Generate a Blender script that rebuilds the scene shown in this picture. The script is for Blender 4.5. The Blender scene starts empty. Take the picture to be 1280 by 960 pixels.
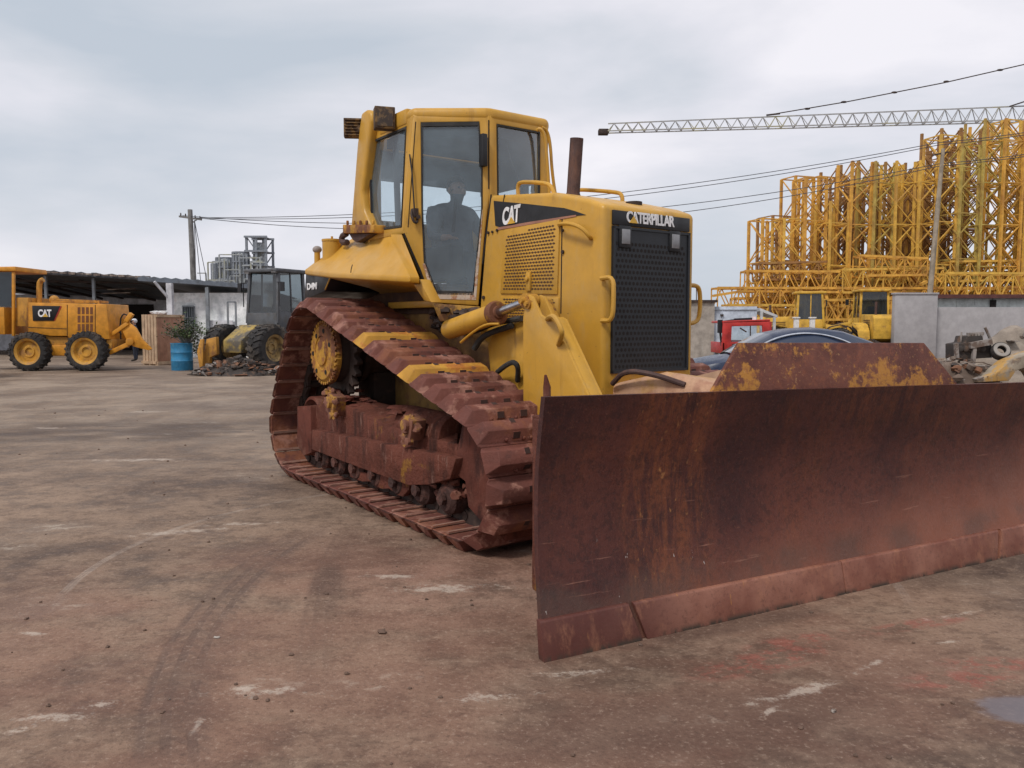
import bpy, bmesh, math, random
from mathutils import Vector, Matrix, noise
random.seed(7)
V = Vector
R = math.radians
scene = bpy.context.scene
COL = scene.collection

# ------------------------------------------------------------------ camera
F_PX, CXP, CYP, CAM_H, HOR = 990.0, 640.0, 480.0, 1.5, 406.0
PITCH = math.atan((CYP - HOR) / F_PX)
cFd = V((0, math.cos(PITCH), -math.sin(PITCH)))
cR = V((1, 0, 0))
cU = V((0, math.sin(PITCH), math.cos(PITCH)))
CAM = V((0, 0, CAM_H))
cam_data = bpy.data.cameras.new('camera')
cam = bpy.data.objects.new('camera', cam_data)
COL.objects.link(cam)
cam.location = CAM
cam.rotation_euler = (math.pi / 2 - PITCH, 0, 0)
cam_data.sensor_width = 36
cam_data.lens = F_PX / 1280 * 36
cam_data.clip_start = 0.05
cam_data.clip_end = 6000
scene.camera = cam


def ray(px, py):
    return cR * ((px - CXP) / F_PX) - cU * ((py - CYP) / F_PX) + cFd


def atd(px, py, d):
    r = ray(px, py)
    return CAM + r * (d / r.y)


def gnd(px, py, z=0.0):
    r = ray(px, py)
    return CAM + r * ((z - CAM_H) / r.z)


# bulldozer frame: x forward, y to its far side, z up; origin under the near track's outer edge
YAW = R(36)
mF = V((math.sin(YAW), -math.cos(YAW), 0))
mL = V((math.cos(YAW), math.sin(YAW), 0))
mO = V((-0.631, 5.481, 0))


def mhit(px, py, n, d):
    r = ray(px, py)
    rc = V(((CAM - mO).dot(mF), (CAM - mO).dot(mL), CAM_H))
    rr = V((r.dot(mF), r.dot(mL), r.z))
    n = V(n)
    return rc + rr * ((d - n.dot(rc)) / n.dot(rr))


def mX(px, py, v): return mhit(px, py, (1, 0, 0), v)
def mY(px, py, v): return mhit(px, py, (0, 1, 0), v)
def mZ(px, py, v): return mhit(px, py, (0, 0, 1), v)


# ------------------------------------------------------------------ mesh builder
class MB:
    def __init__(s):
        s.v, s.f, s.m = [], [], []

    def add(s, vs, fs, mi=0):
        b = len(s.v)
        s.v += [V(p) for p in vs]
        for f in fs:
            s.f.append([b + i for i in f]); s.m.append(mi)
        return s

    def box(s, c, size, rot=None, mi=0, taper=1.0):
        c = V(c); hx, hy, hz = size[0] / 2, size[1] / 2, size[2] / 2
        ps = []
        for z in (-1, 1):
            t = taper if z > 0 else 1
            for x, y in ((-1, -1), (1, -1), (1, 1), (-1, 1)):
                p = V((x * hx * t, y * hy * t, z * hz))
                if rot is not None: p = rot @ p
                ps.append(c + p)
        return s.add(ps, [(3, 2, 1, 0), (4, 5, 6, 7), (0, 1, 5, 4), (1, 2, 6, 5), (2, 3, 7, 6), (3, 0, 4, 7)], mi)

    def bar(s, a, b, w, h=None, mi=0, up=(0, 0, 1)):
        a, b = V(a), V(b); h = h or w
        d = (b - a); L = d.length
        if L < 1e-6: return s
        d /= L
        u = V(up)
        if abs(d.dot(u)) > 0.98: u = V((1, 0, 0))
        x = d.cross(u).normalized(); y = x.cross(d)
        ps = []
        for p in (a, b):
            for i, j in ((-1, -1), (1, -1), (1, 1), (-1, 1)):
                ps.append(p + x * (i * w / 2) + y * (j * h / 2))
        return s.add(ps, [(3, 2, 1, 0), (4, 5, 6, 7), (0, 1, 5, 4), (1, 2, 6, 5), (2, 3, 7, 6), (3, 0, 4, 7)], mi)

    def cyl(s, a, b, r0, r1=None, n=16, mi=0, caps=True):
        a, b = V(a), V(b); r1 = r0 if r1 is None else r1
        d = (b - a).normalized()
        u = V((0, 0, 1)) if abs(d.z) < 0.9 else V((1, 0, 0))
        x = d.cross(u).normalized(); y = x.cross(d)
        ps = []
        for p, r in ((a, r0), (b, r1)):
            for i in range(n):
                t = 2 * math.pi * i / n
                ps.append(p + x * (r * math.cos(t)) + y * (r * math.sin(t)))
        fs = [(i, (i + 1) % n, n + (i + 1) % n, n + i) for i in range(n)]
        if caps: fs += [tuple(range(n - 1, -1, -1)), tuple(range(n, 2 * n))]
        return s.add(ps, fs, mi)

    def tube(s, pts, r, n=8, mi=0, sub=0):
        pts = [V(p) for p in pts]
        for _ in range(sub):  # corner cutting
            q = [pts[0]]
            for i in range(len(pts) - 1):
                q += [pts[i].lerp(pts[i + 1], .25), pts[i].lerp(pts[i + 1], .75)]
            q.append(pts[-1]); pts = q
        ps, fs = [], []
        x = None
        for k, p in enumerate(pts):
            if k == 0: d = pts[1] - p
            elif k == len(pts) - 1: d = p - pts[-2]
            else: d = (pts[k + 1] - p).normalized() + (p - pts[k - 1]).normalized()
            d.normalize()
            if x is None:
                u = V((0, 0, 1)) if abs(d.z) < 0.9 else V((1, 0, 0))
                x = d.cross(u).normalized()
            else:
                x = (x - d * x.dot(d)).normalized()
            y = x.cross(d)
            rr = r[k] if isinstance(r, (list, tuple)) else r
            for i in range(n):
                t = 2 * math.pi * i / n
                ps.append(p + x * (rr * math.cos(t)) + y * (rr * math.sin(t)))
        m = len(pts)
        for k in range(m - 1):
            for i in range(n):
                fs.append((k * n + i, k * n + (i + 1) % n, (k + 1) * n + (i + 1) % n, (k + 1) * n + i))
        fs += [tuple(range(n - 1, -1, -1)), tuple(range((m - 1) * n, m * n))]
        return s.add(ps, fs, mi)

    def prism(s, poly, vec, mi=0):
        poly = [V(p) for p in poly]; vec = V(vec); n = len(poly)
        ps = poly + [p + vec for p in poly]
        fs = [tuple(range(n)), tuple(range(2 * n - 1, n - 1, -1))]
        fs += [(i, n + i, n + (i + 1) % n, (i + 1) % n) for i in range(n)]
        return s.add(ps, fs, mi)

    def ring(s, outer, inner, vec, mi=0):
        n = len(outer); vec = V(vec)
        o = [V(p) for p in outer]; i_ = [V(p) for p in inner]
        ps = o + i_ + [p + vec for p in o] + [p + vec for p in i_]
        fs = []
        for k in range(n):
            j = (k + 1) % n
            fs += [(k, j, n + j, n + k), (2 * n + k, 3 * n + k, 3 * n + j, 2 * n + j),
                   (k, 2 * n + k, 2 * n + j, j), (n + k, n + j, 3 * n + j, 3 * n + k)]
        return s.add(ps, fs, mi)

    def lathe(s, prof, o, d, n=24, mi=0, ring=False):
        o, d = V(o), V(d).normalized()
        u = V((0, 0, 1)) if abs(d.z) < 0.9 else V((1, 0, 0))
        x = d.cross(u).normalized(); y = x.cross(d)
        ps, fs = [], []
        for r, t in prof:
            for i in range(n):
                a = 2 * math.pi * i / n
                ps.append(o + d * t + x * (r * math.cos(a)) + y * (r * math.sin(a)))
        for k in range(len(prof) - 1):
            for i in range(n):
                fs.append((k * n + i, k * n + (i + 1) % n, (k + 1) * n + (i + 1) % n, (k + 1) * n + i))
        if ring:
            m = len(prof) - 1
            for i in range(n): fs.append((m * n + i, m * n + (i + 1) % n, (i + 1) % n, i))
            return s.add(ps, fs, mi)
        if prof[0][0] > 1e-4: fs.append(tuple(range(n - 1, -1, -1)))
        if prof[-1][0] > 1e-4: fs.append(tuple(range((len(prof) - 1) * n, len(prof) * n)))
        return s.add(ps, fs, mi)

    def ball(s, c, r, n=10, mi=0, sc=(1, 1, 1), rough=0, seed=0):
        c = V(c); ps, fs = [], []
        m = n // 2 + 1
        for j in range(m + 1):
            ph = math.pi * j / m
            for i in range(n):
                t = 2 * math.pi * i / n
                p = V((math.sin(ph) * math.cos(t), math.sin(ph) * math.sin(t), math.cos(ph)))
                k = 1 + (rough * noise.noise(p * 1.7 + V((seed, seed * .7, 0))) if rough else 0)
                ps.append(c + V((p.x * sc[0], p.y * sc[1], p.z * sc[2])) * r * k)
        for j in range(m):
            for i in range(n):
                fs.append((j * n + i, j * n + (i + 1) % n, (j + 1) * n + (i + 1) % n, (j + 1) * n + i))
        return s.add(ps, fs, mi)

    def xform(s, M, start=0):
        for i in range(start, len(s.v)): s.v[i] = M @ s.v[i]
        return s

    def mesh(s, name, mats, bevel=0, seg=2, ang=0.6, off=None):
        if not isinstance(mats, (list, tuple)): mats = [mats]
        me = bpy.data.meshes.new(name)
        off = off or V((0, 0, 0))
        bm = bmesh.new()
        bv = [bm.verts.new(p + off) for p in s.v]
        for f, m in zip(s.f, s.m):
            try:
                fc = bm.faces.new([bv[i] for i in f]); fc.material_index = m
            except ValueError:
                pass
        bmesh.ops.remove_doubles(bm, verts=bm.verts, dist=1e-5)
        bmesh.ops.recalc_face_normals(bm, faces=bm.faces)
        if bevel:
            es = [e for e in bm.edges if len(e.link_faces) == 2 and e.calc_face_angle(0) > 0.5]
            if es:
                bmesh.ops.bevel(bm, geom=es, offset=bevel, segments=seg, profile=.5, affect='EDGES', clamp_overlap=True)
        for f in bm.faces: f.smooth = True
        for e in bm.edges:
            if len(e.link_faces) != 2 or e.calc_face_angle(0) > ang: e.smooth = False
        bm.to_mesh(me); bm.free()
        for m in mats: me.materials.append(m)
        return me


OFF = {}


def obj(name, mb, mats, parent=None, bevel=0, seg=2, ang=0.6):
    """link a builder (or mesh) as one object; coordinates are those of the thing's own frame"""
    me = mb if isinstance(mb, bpy.types.Mesh) else mb.mesh(name, mats, bevel, seg, ang)
    o = bpy.data.objects.new(name, me)
    COL.objects.link(o)
    if parent is not None:
        o.parent = parent
        if parent in OFF: o.location = OFF[parent]
    return o


def thing(name, label, cat, loc=(0, 0, 0), rz=0, group=None, off=(0, 0, 0)):
    o = bpy.data.objects.new(name, None); COL.objects.link(o)
    o.location = loc; o.rotation_euler = (0, 0, rz); o.empty_display_size = .3
    o['label'] = label; o['category'] = cat
    if group: o['group'] = group
    OFF[o] = V(off)
    return o


def wthing(name, label, cat, loc, group=None):
    """a thing whose parts are given in world coordinates"""
    return thing(name, label, cat, loc, 0, group, -V(loc))


def single(name, mb, mats, label, cat, loc, group=None, kind=None, bevel=0, ang=.6, seg=2):
    """a thing that is one mesh, given in world coordinates, with its origin at loc"""
    me = mb.mesh(name, mats, bevel, seg, ang, -V(loc))
    o = bpy.data.objects.new(name, me); COL.objects.link(o); o.location = loc
    o['label'] = label; o['category'] = cat
    if group: o['group'] = group
    if kind: o['kind'] = kind
    return o


def dup(o, loc=None, rz=None, label=None, parent=None):
    c = o.copy(); COL.objects.link(c)
    if parent is not None: c.parent = parent
    if loc is not None: c.location = loc
    if rz is not None: c.rotation_euler = (0, 0, rz)
    if label: c['label'] = label
    for ch in list(o.children):
        dup(ch, parent=c)
    return c


# ------------------------------------------------------------------ materials
class NT:
    def __init__(s, name):
        s.mat = bpy.data.materials.new(name); s.mat.use_nodes = True
        s.t = s.mat.node_tree; s.t.nodes.clear()
        s.out = s.t.nodes.new('ShaderNodeOutputMaterial')

    def n(s, typ, **kw):
        nd = s.t.nodes.new(typ)
        for k, v in kw.items():
            setattr(nd, k, v)
        return nd

    def l(s, a, b): s.t.links.new(a, b)

    def inp(s, sock, v):
        if isinstance(v, (int, float)): sock.default_value = v
        elif isinstance(v, (tuple, list)):
            if sock.type == 'RGBA' and len(v) == 3: v = (*v, 1)
            sock.default_value = v
        else: s.l(v, sock)

    def math(s, op, a, b=None, clamp=False):
        nd = s.n('ShaderNodeMath', operation=op, use_clamp=clamp)
        s.inp(nd.inputs[0], a)
        if b is not None: s.inp(nd.inputs[1], b)
        return nd.outputs[0]

    def mix(s, f, a, b, blend='MIX'):
        nd = s.n('ShaderNodeMix', data_type='RGBA', blend_type=blend)
        s.inp(nd.inputs[0], f); s.inp(nd.inputs[6], a); s.inp(nd.inputs[7], b)
        return nd.outputs[2]

    def ramp(s, x, lo, hi, a=0., b=1.):
        nd = s.n('ShaderNodeMapRange', interpolation_type='SMOOTHSTEP')
        s.inp(nd.inputs[0], x); s.inp(nd.inputs[1], lo); s.inp(nd.inputs[2], hi)
        s.inp(nd.inputs[3], a); s.inp(nd.inputs[4], b)
        return nd.outputs[0]

    def coords(s, which='pos'):
        if which == 'pos': return s.n('ShaderNodeNewGeometry').outputs['Position']
        return s.n('ShaderNodeTexCoord').outputs['Object']

    def noise(s, vec, scale, detail=6, rough=.6, stretch=None, offset=0, dist=0):
        if stretch or offset:
            mp = s.n('ShaderNodeMapping'); s.l(vec, mp.inputs[0])
            mp.inputs['Scale'].default_value = stretch or (1, 1, 1)
            mp.inputs['Location'].default_value = (offset, offset * .37, offset * 1.7)
            vec = mp.outputs[0]
        nd = s.n('ShaderNodeTexNoise'); s.l(vec, nd.inputs['Vector'])
        nd.inputs['Scale'].default_value = scale; nd.inputs['Detail'].default_value = detail
        nd.inputs['Roughness'].default_value = rough; nd.inputs['Distortion'].default_value = dist
        return nd.outputs['Fac']

    def bsdf(s, col, rough=.6, metal=0., bump=None, bstr=.3, bdist=.01, spec=.5, **kw):
        p = s.n('ShaderNodeBsdfPrincipled')
        s.inp(p.inputs['Base Color'], col); s.inp(p.inputs['Roughness'], rough)
        s.inp(p.inputs['Metallic'], metal); p.inputs['Specular IOR Level'].default_value = spec
        for k, v in kw.items(): s.inp(p.inputs[k], v)
        if bump is not None:
            b = s.n('ShaderNodeBump'); b.inputs['Strength'].default_value = bstr
            b.inputs['Distance'].default_value = bdist
            s.l(bump, b.inputs['Height']); s.l(b.outputs[0], p.inputs['Normal'])
        s.l(p.outputs[0], s.out.inputs[0])
        return p


def weathered(name, base, layers=(), rough=.6, metal=0., bump=.3, bscale=40, bdist=.004, which='pos', var=.12, spec=.4):
    """base colour with brightness mottling and patches; layer = (colour, scale, lo, hi, stretch, strength)"""
    t = NT(name); P = t.coords(which)
    g = t.noise(P, 3.0, 8, .65, offset=3)
    dark = tuple(c * (1 - 2 * var) for c in base); lite = tuple(min(1, c * (1 + 2 * var)) for c in base)
    c = t.mix(t.ramp(g, .3, .7), dark, lite)
    r = rough
    off = 11
    for (lc, sc, lo, hi, st, amt) in layers:
        f = t.math('MULTIPLY', t.ramp(t.noise(P, sc, 9, .68, st, off), lo, hi), amt)
        c = t.mix(f, c, lc); off += 13
    rr = t.ramp(t.noise(P, 9, 5, .6, offset=77), .3, .7, rough - .08, min(1, rough + .12))
    hb = t.noise(P, bscale, 6, .65, offset=5)
    t.bsdf(c, rr, metal, hb, bump, bdist, spec)
    return t.mat


def plain(name, col, rough=.5, metal=0., spec=.5):
    t = NT(name); P = t.coords()
    g = t.noise(P, 12, 6, .6)
    c = t.mix(t.ramp(g, .3, .7), tuple(x * .82 for x in col), tuple(min(1, x * 1.15) for x in col))
    t.bsdf(c, rough, metal, spec=spec)
    return t.mat


MUD = (.19, .078, .052)
RUSTO = (.30, .12, .035)
YEL = (.52, .280, .036)
M_yel = weathered('yellow_paint', YEL, [((.36, .22, .07), 1.6, .46, .70, None, .45), ((.30, .15, .03), 9, .56, .72, (1, 1, .07), .55),
                                        ((.46, .30, .11), 13, .54, .70, (1, 1, .4), .40), ((.22, .11, .035), 3.2, .60, .72, (1, 1, .7), .45),
                                        ((.085, .038, .018), 26, .665, .69, None, .9), ((.62, .42, .14), 34, .68, .72, (.3, .3, 1.5), .4)], rough=.42, bump=.22, bscale=7, bdist=.006, var=.05, spec=.4)
M_yel_dirty = weathered('dirty_yellow_paint', (.46, .25, .035), [(MUD, 3, .48, .62, (1, 1, .6), .75), ((.09, .04, .025), 7, .55, .66, None, .8)],
                        rough=.6, bump=.4, bscale=25)
M_yel_rust = weathered('rusted_yellow_paint', (.45, .23, .03), [((.13, .045, .025), 5, .44, .56, (1, 1, .7), .95), ((.25, .09, .03), 14, .5, .62, None, .8)],
                       rough=.7, bump=.6, bscale=40)
M_mud = weathered('red_mud_steel', (.120, .038, .026), [((.24, .115, .08), 2.6, .5, .66, None, .6), ((.035, .014, .012), 5, .50, .64, (1, 1, .4), .8),
                                            ((.33, .20, .16), 18, .6, .72, None, .4)], rough=.82, bump=.6, bscale=55, bdist=.008, spec=.2)
M_mudy = weathered('mud_over_yellow', (.125, .041, .027), [((.30, .15, .025), 2.6, .58, .66, None, .7), ((.035, .015, .012), 5, .50, .66, (1, 1, .25), .8),
                                               ((.30, .17, .13), 20, .56, .7, (1, 1, .25), .5)], rough=.8, bump=.9, bscale=22, bdist=.02, spec=.2)
M_shoe = weathered('track_shoe_steel', (.130, .044, .032), [((.34, .17, .125), 4.8, .50, .62, None, .75), ((.22, .08, .035), 2.0, .5, .62, None, .6), ((.08, .034, .028), 8, .56, .68, None, .7)],
                   rough=.72, bump=.7, bscale=45, bdist=.007, spec=.3)
M_shoeY = weathered('yellow_track_shoe', (.48, .25, .04), [((.40, .13, .03), 4, .5, .6, None, .8), ((.2, .09, .06), 9, .58, .68, None, .8)],
                    rough=.7, bump=.4, bscale=50, spec=.3)
M_dark = weathered('greasy_dark_steel', (.035, .022, .018), [((.09, .05, .035), 5, .5, .65, None, .7)], rough=.7, bump=.5)
M_hole = plain('dark_hollow', (.012, .008, .007), .9)
M_black = weathered('black_paint', (.012, .012, .014), [((.05, .045, .045), 6, .6, .75, None, .5)], rough=.45, bump=.1)
M_blk_rub = weathered('black_rubber', (.03, .029, .028), [((.10, .085, .07), 4, .5, .7, None, .6)], rough=.85, bump=.4)
M_grille = plain('grille_mesh', (.010, .012, .016), .5)
M_white = plain('white_lettering', (.75, .74, .74), .5)
M_letY = plain('yellow_lettering', (.6, .35, .04), .5)
M_chrome = plain('cylinder_rod_chrome', (.45, .46, .5), .18, 1.0)
M_pipe = weathered('rusty_exhaust', (.085, .05, .045), [((.16, .08, .055), 9, .5, .65, (1, 1, .3), .7), ((.03, .02, .02), 5, .55, .7, None, .7)], rough=.8, metal=.2, bump=.5)
M_chip = weathered('chipped_white_edge', (.55, .45, .36), [((.35, .16, .08), 14, .5, .58, None, .9), ((.5, .28, .05), 9, .56, .64, None, .9)], rough=.7)
M_fabric = weathered('dark_seat', (.02, .02, .022), [], rough=.9)
M_fender = weathered('dusty_yellow_paint', (.50, .255, .022), [((.52, .33, .12), .9, .44, .68, None, .50), ((.28, .14, .03), 5, .58, .72, (1, 1, .2), .5), ((.12, .05, .025), 20, .7, .75, None, .8)], rough=.45, bump=.1, bscale=10, var=.05)
M_slab = weathered('mud_dusted_yellow', (.50, .30, .19), [((.42, .24, .05), 3, .5, .62, None, .6), ((.28, .12, .08), 5, .5, .66, None, .6)], rough=.8, bump=.4)


def glass_mat(name, tint, dust, dustc, rough=.05):
    t = NT(name)
    tr = t.n('ShaderNodeBsdfTransparent'); tr.inputs[0].default_value = (*tint, 1)
    gl = t.n('ShaderNodeBsdfGlossy'); gl.inputs['Roughness'].default_value = rough
    df = t.n('ShaderNodeBsdfDiffuse'); df.inputs[0].default_value = (*dustc, 1)
    fr = t.n('ShaderNodeFresnel'); fr.inputs['IOR'].default_value = 1.5
    m1 = t.n('ShaderNodeMixShader'); t.inp(m1.inputs[0], t.ramp(t.noise(t.coords(), 2.2, 5, .6), .3, .75, dust * .55, dust * 1.5))
    t.l(tr.outputs[0], m1.inputs[1]); t.l(df.outputs[0], m1.inputs[2])
    m2 = t.n('ShaderNodeMixShader'); t.l(t.math('ADD', fr.outputs[0], .03), m2.inputs[0])
    t.l(m1.outputs[0], m2.inputs[1]); t.l(gl.outputs[0], m2.inputs[2])
    t.l(m2.outputs[0], t.out.inputs[0])
    return t.mat


M_glass = glass_mat('dusty_sky_tint_glass', (.86, .94, .97), .15, (.40, .54, .64))  # dust film whose pale blue also has sky reflection painted in
M_glassd = glass_mat('dark_window_glass', (.25, .3, .33), .12, (.1, .13, .16))
M_lamp = plain('lamp_lens', (.22, .22, .23), .2)


def text_mesh(name, body, mat, size, bold=.02, extrude=.004, sx=1.0):
    cu = bpy.data.curves.new(name, 'FONT'); cu.body = body; cu.size = size
    cu.offset = bold * size; cu.extrude = extrude; cu.align_x = 'CENTER'; cu.align_y = 'CENTER'
    cu.space_character = .93
    o = bpy.data.objects.new('tmp', cu); COL.objects.link(o)
    dg = bpy.context.evaluated_depsgraph_get(); dg.update()
    me = bpy.data.meshes.new_from_object(o.evaluated_get(dg)); me.name = name
    COL.objects.unlink(o); bpy.data.objects.remove(o)
    xs = [v.co.x for v in me.vertices]; ys = [v.co.y for v in me.vertices]
    cx, cy = (max(xs) + min(xs)) / 2, (max(ys) + min(ys)) / 2
    for v in me.vertices: v.co.x = (v.co.x - cx); v.co.y -= cy
    me['w'] = (max(xs) - min(xs)); me['h'] = (max(ys) - min(ys))
    me.materials.clear(); me.materials.append(mat)
    return me


def put_text(name, body, mat, parent, c, xdir, ydir, w, h, bold=.03, ext=.003):
    """lettering of width w and height h centred on c"""
    me = text_mesh(name, body, mat, 1.0, bold, ext)
    kx, ky = w / me['w'], h / me['h']
    xd, yd = V(xdir).normalized(), V(ydir).normalized(); zd = xd.cross(yd)
    M = Matrix.Identity(4)
    for i in range(3):
        M[i][0] = xd[i] * kx; M[i][1] = yd[i] * ky; M[i][2] = zd[i]; M[i][3] = c[i]
    me.transform(M)
    del me['w']; del me['h']
    return obj(name, me, None, parent)


# ------------------------------------------------------------------ sky and light
world = bpy.data.worlds.new('World'); scene.world = world; world.use_nodes = True
wt = world.node_tree; wt.nodes.clear()
SUN_EL, SUN_AZ = R(52), R(215)     # azimuth clockwise from +Y: behind the camera to the left
wo = wt.nodes.new('ShaderNodeOutputWorld'); bg = wt.nodes.new('ShaderNodeBackground')
sky = wt.nodes.new('ShaderNodeTexSky'); sky.sky_type = 'NISHITA'; sky.sun_disc = False
sky.sun_elevation = SUN_EL; sky.sun_rotation = SUN_AZ; sky.dust_density = 2.0
tc = wt.nodes.new('ShaderNodeTexCoord')
mp = wt.nodes.new('ShaderNodeMapping'); mp.inputs['Scale'].default_value = (1, 1, 3.2); mp.inputs['Location'].default_value = (3.1, .4, .2)
wt.links.new(tc.outputs['Generated'], mp.inputs[0])


def wnoise(scale, detail, rough, dist=0.):
    n_ = wt.nodes.new('ShaderNodeTexNoise'); n_.inputs['Scale'].default_value = scale
    n_.inputs['Detail'].default_value = detail; n_.inputs['Roughness'].default_value = rough
    n_.inputs['Distortion'].default_value = dist
    wt.links.new(mp.outputs[0], n_.inputs['Vector']); return n_.outputs['Fac']


def wramp(x, stops):
    r = wt.nodes.new('ShaderNodeValToRGB'); cr = r.color_ramp
    while len(cr.elements) < len(stops): cr.elements.new(.5)
    for e, (p, c) in zip(cr.elements, stops): e.position = p; e.color = (*c, 1)
    wt.links.new(x, r.inputs[0]); return r.outputs[0]


cloud = wramp(wnoise(1.55, 7, .50, .35), [(.33, (3.9, 4.3, 4.85)), (.43, (4.75, 4.95, 5.4)), (.51, (5.6, 5.6, 6.05)), (.60, (6.6, 6.45, 6.8))])
cover = wramp(wnoise(1.1, 4, .5), [(.2, (.9, .9, .9)), (.6, (.98, .98, .98))])
wm = wt.nodes.new('ShaderNodeMix'); wm.data_type = 'RGBA'
wt.links.new(cover, wm.inputs[0]); wt.links.new(sky.outputs[0], wm.inputs[6]); wt.links.new(cloud, wm.inputs[7])
wt.links.new(wm.outputs[2], bg.inputs[0]); bg.inputs[1].default_value = .1
wt.links.new(bg.outputs[0], wo.inputs[0])
sd = bpy.data.lights.new('sun', 'SUN'); sd.energy = 1.5; sd.angle = R(11); sd.color = (1, .96, .9)
sun = bpy.data.objects.new('sun', sd); COL.objects.link(sun)
sdir = V((math.sin(SUN_AZ) * math.cos(SUN_EL), math.cos(SUN_AZ) * math.cos(SUN_EL), math.sin(SUN_EL)))
sun.rotation_euler = sdir.to_track_quat('Z', 'Y').to_euler(); sun.location = (0, 0, 60)
scene.view_settings.view_transform = 'Standard'; scene.view_settings.look = 'None'
scene.view_settings.exposure = 0.50; scene.view_settings.gamma = 1.0
scene.view_settings.use_curve_mapping = False

# ================================================================== BULLDOZER
dz_off = V((1.0, -1.38, 0))
dz_loc = mO + mF * -1.0 + mL * 1.38
DZ = thing('bulldozer', 'large yellow bulldozer with rust red crawler tracks and wide rusty blade',
           'bulldozer', dz_loc, -(math.pi / 2 - YAW), None, dz_off)
YC = 1.38


def mir(p): return V((p[0], 2 * YC - p[1], p[2]))


# ---- track path (hull of three wheels)
def track_path(circles, n):
    pts = []
    for cx, cz, r in circles:
        for i in range(240):
            a = 2 * math.pi * i / 240
            pts.append((cx + r * math.cos(a), cz + r * math.sin(a)))
    pts = sorted(set(pts))

    def half(ps):
        h = []
        for p in ps:
            while len(h) >= 2 and (h[-1][0] - h[-2][0]) * (p[1] - h[-2][1]) - (h[-1][1] - h[-2][1]) * (p[0] - h[-2][0]) <= 0: h.pop()
            h.append(p)
        return h
    lo, up = half(pts), half(pts[::-1])
    hull = lo[:-1] + up[:-1]          # counter clockwise
    L = [0]
    for i in range(len(hull)):
        a, b = hull[i], hull[(i + 1) % len(hull)]
        L.append(L[-1] + math.hypot(b[0] - a[0], b[1] - a[1]))
    T = L[-1]; out = []

    def at(s):
        s %= T
        for i in range(len(hull)):
            if L[i + 1] >= s:
                a, b = hull[i], hull[(i + 1) % len(hull)]; k = (s - L[i]) / max(1e-9, L[i + 1] - L[i])
                return a[0] + (b[0] - a[0]) * k, a[1] + (b[1] - a[1]) * k
    p = T / n
    for i in range(n):
        a, b = at(i * p - p / 2), at(i * p + p / 2)
        ang = math.atan2(b[1] - a[1], b[0] - a[0])
        out.append(((a[0] + b[0]) / 2, (a[1] + b[1]) / 2, ang))
    return out, p


WHEELS = [(-2.2, 1.22, .44), (-2.72, .49, .40), (.42, .48, .39)]
NSH = 47
path, PITCHT = track_path(WHEELS, NSH)

M_pocket = plain('shoe_pocket', (.045, .020, .015), .9)
M_ledge = weathered('dusty_lit_ledge', (.24, .135, .10), [((.17, .07, .05), 6, .5, .62, None, .7)], rough=.85)  # dusty lip made paler, its highlight from the sky painted into the colour
# shoe mesh: local x along the path, y across, z outward is -z after rotation (path is CCW, outward = right side)
def shoe_mesh(name, mat):
    b = MB()
    h = PITCHT / 2
    W2 = .38
    prof = [(-h * .96, 0), (-h * .96, .010), (-h * .74, .013), (-.046, .098), (.046, .100), (h * .76, .015), (h * 1.0, .011), (h * 1.0, 0)]
    ends = [W2 * .97, W2 * .97, W2, W2 * .83, W2 * .83, W2, W2 * .97, W2 * .97]
    vs = [(x, -w, z) for (x, z), w in zip(prof, ends)] + [(x, w, z) for (x, z), w in zip(prof, ends)]
    n = len(prof)
    fs = [tuple(range(n)), tuple(range(2 * n - 1, n - 1, -1))] + [(i, n + i, n + (i + 1) % n, (i + 1) % n) for i in range(n)]
    b.add(vs, fs, 0)
    # the two clean out openings beside the chain, each a dark pocket with a lip
    for y in (-.095, .095):
        b.box((-.060, y, .058), (.055, .065, .010), Matrix.Rotation(R(-66), 3, 'Y'), 1)
        b.box((.030, y, .098), (.05, .05, .010), None, 1)
    b.box((h * .86, 0, -.008), (.034, .71, .018), None, 2)
    for y in (-.17, .17, -.03, .03):
        b.cyl((-h * .72, y, .02), (-h * .72, y, .045), .014, n=6, mi=0)
    return b.mesh(name, [mat, M_pocket, M_ledge], bevel=.005, seg=1)


shoe_me = shoe_mesh('track_shoe', M_shoe); shoe_meY = shoe_mesh('track_shoe_yellow', M_shoeY)


FAR_OUT = .35      # the far track stands a little further out


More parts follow.
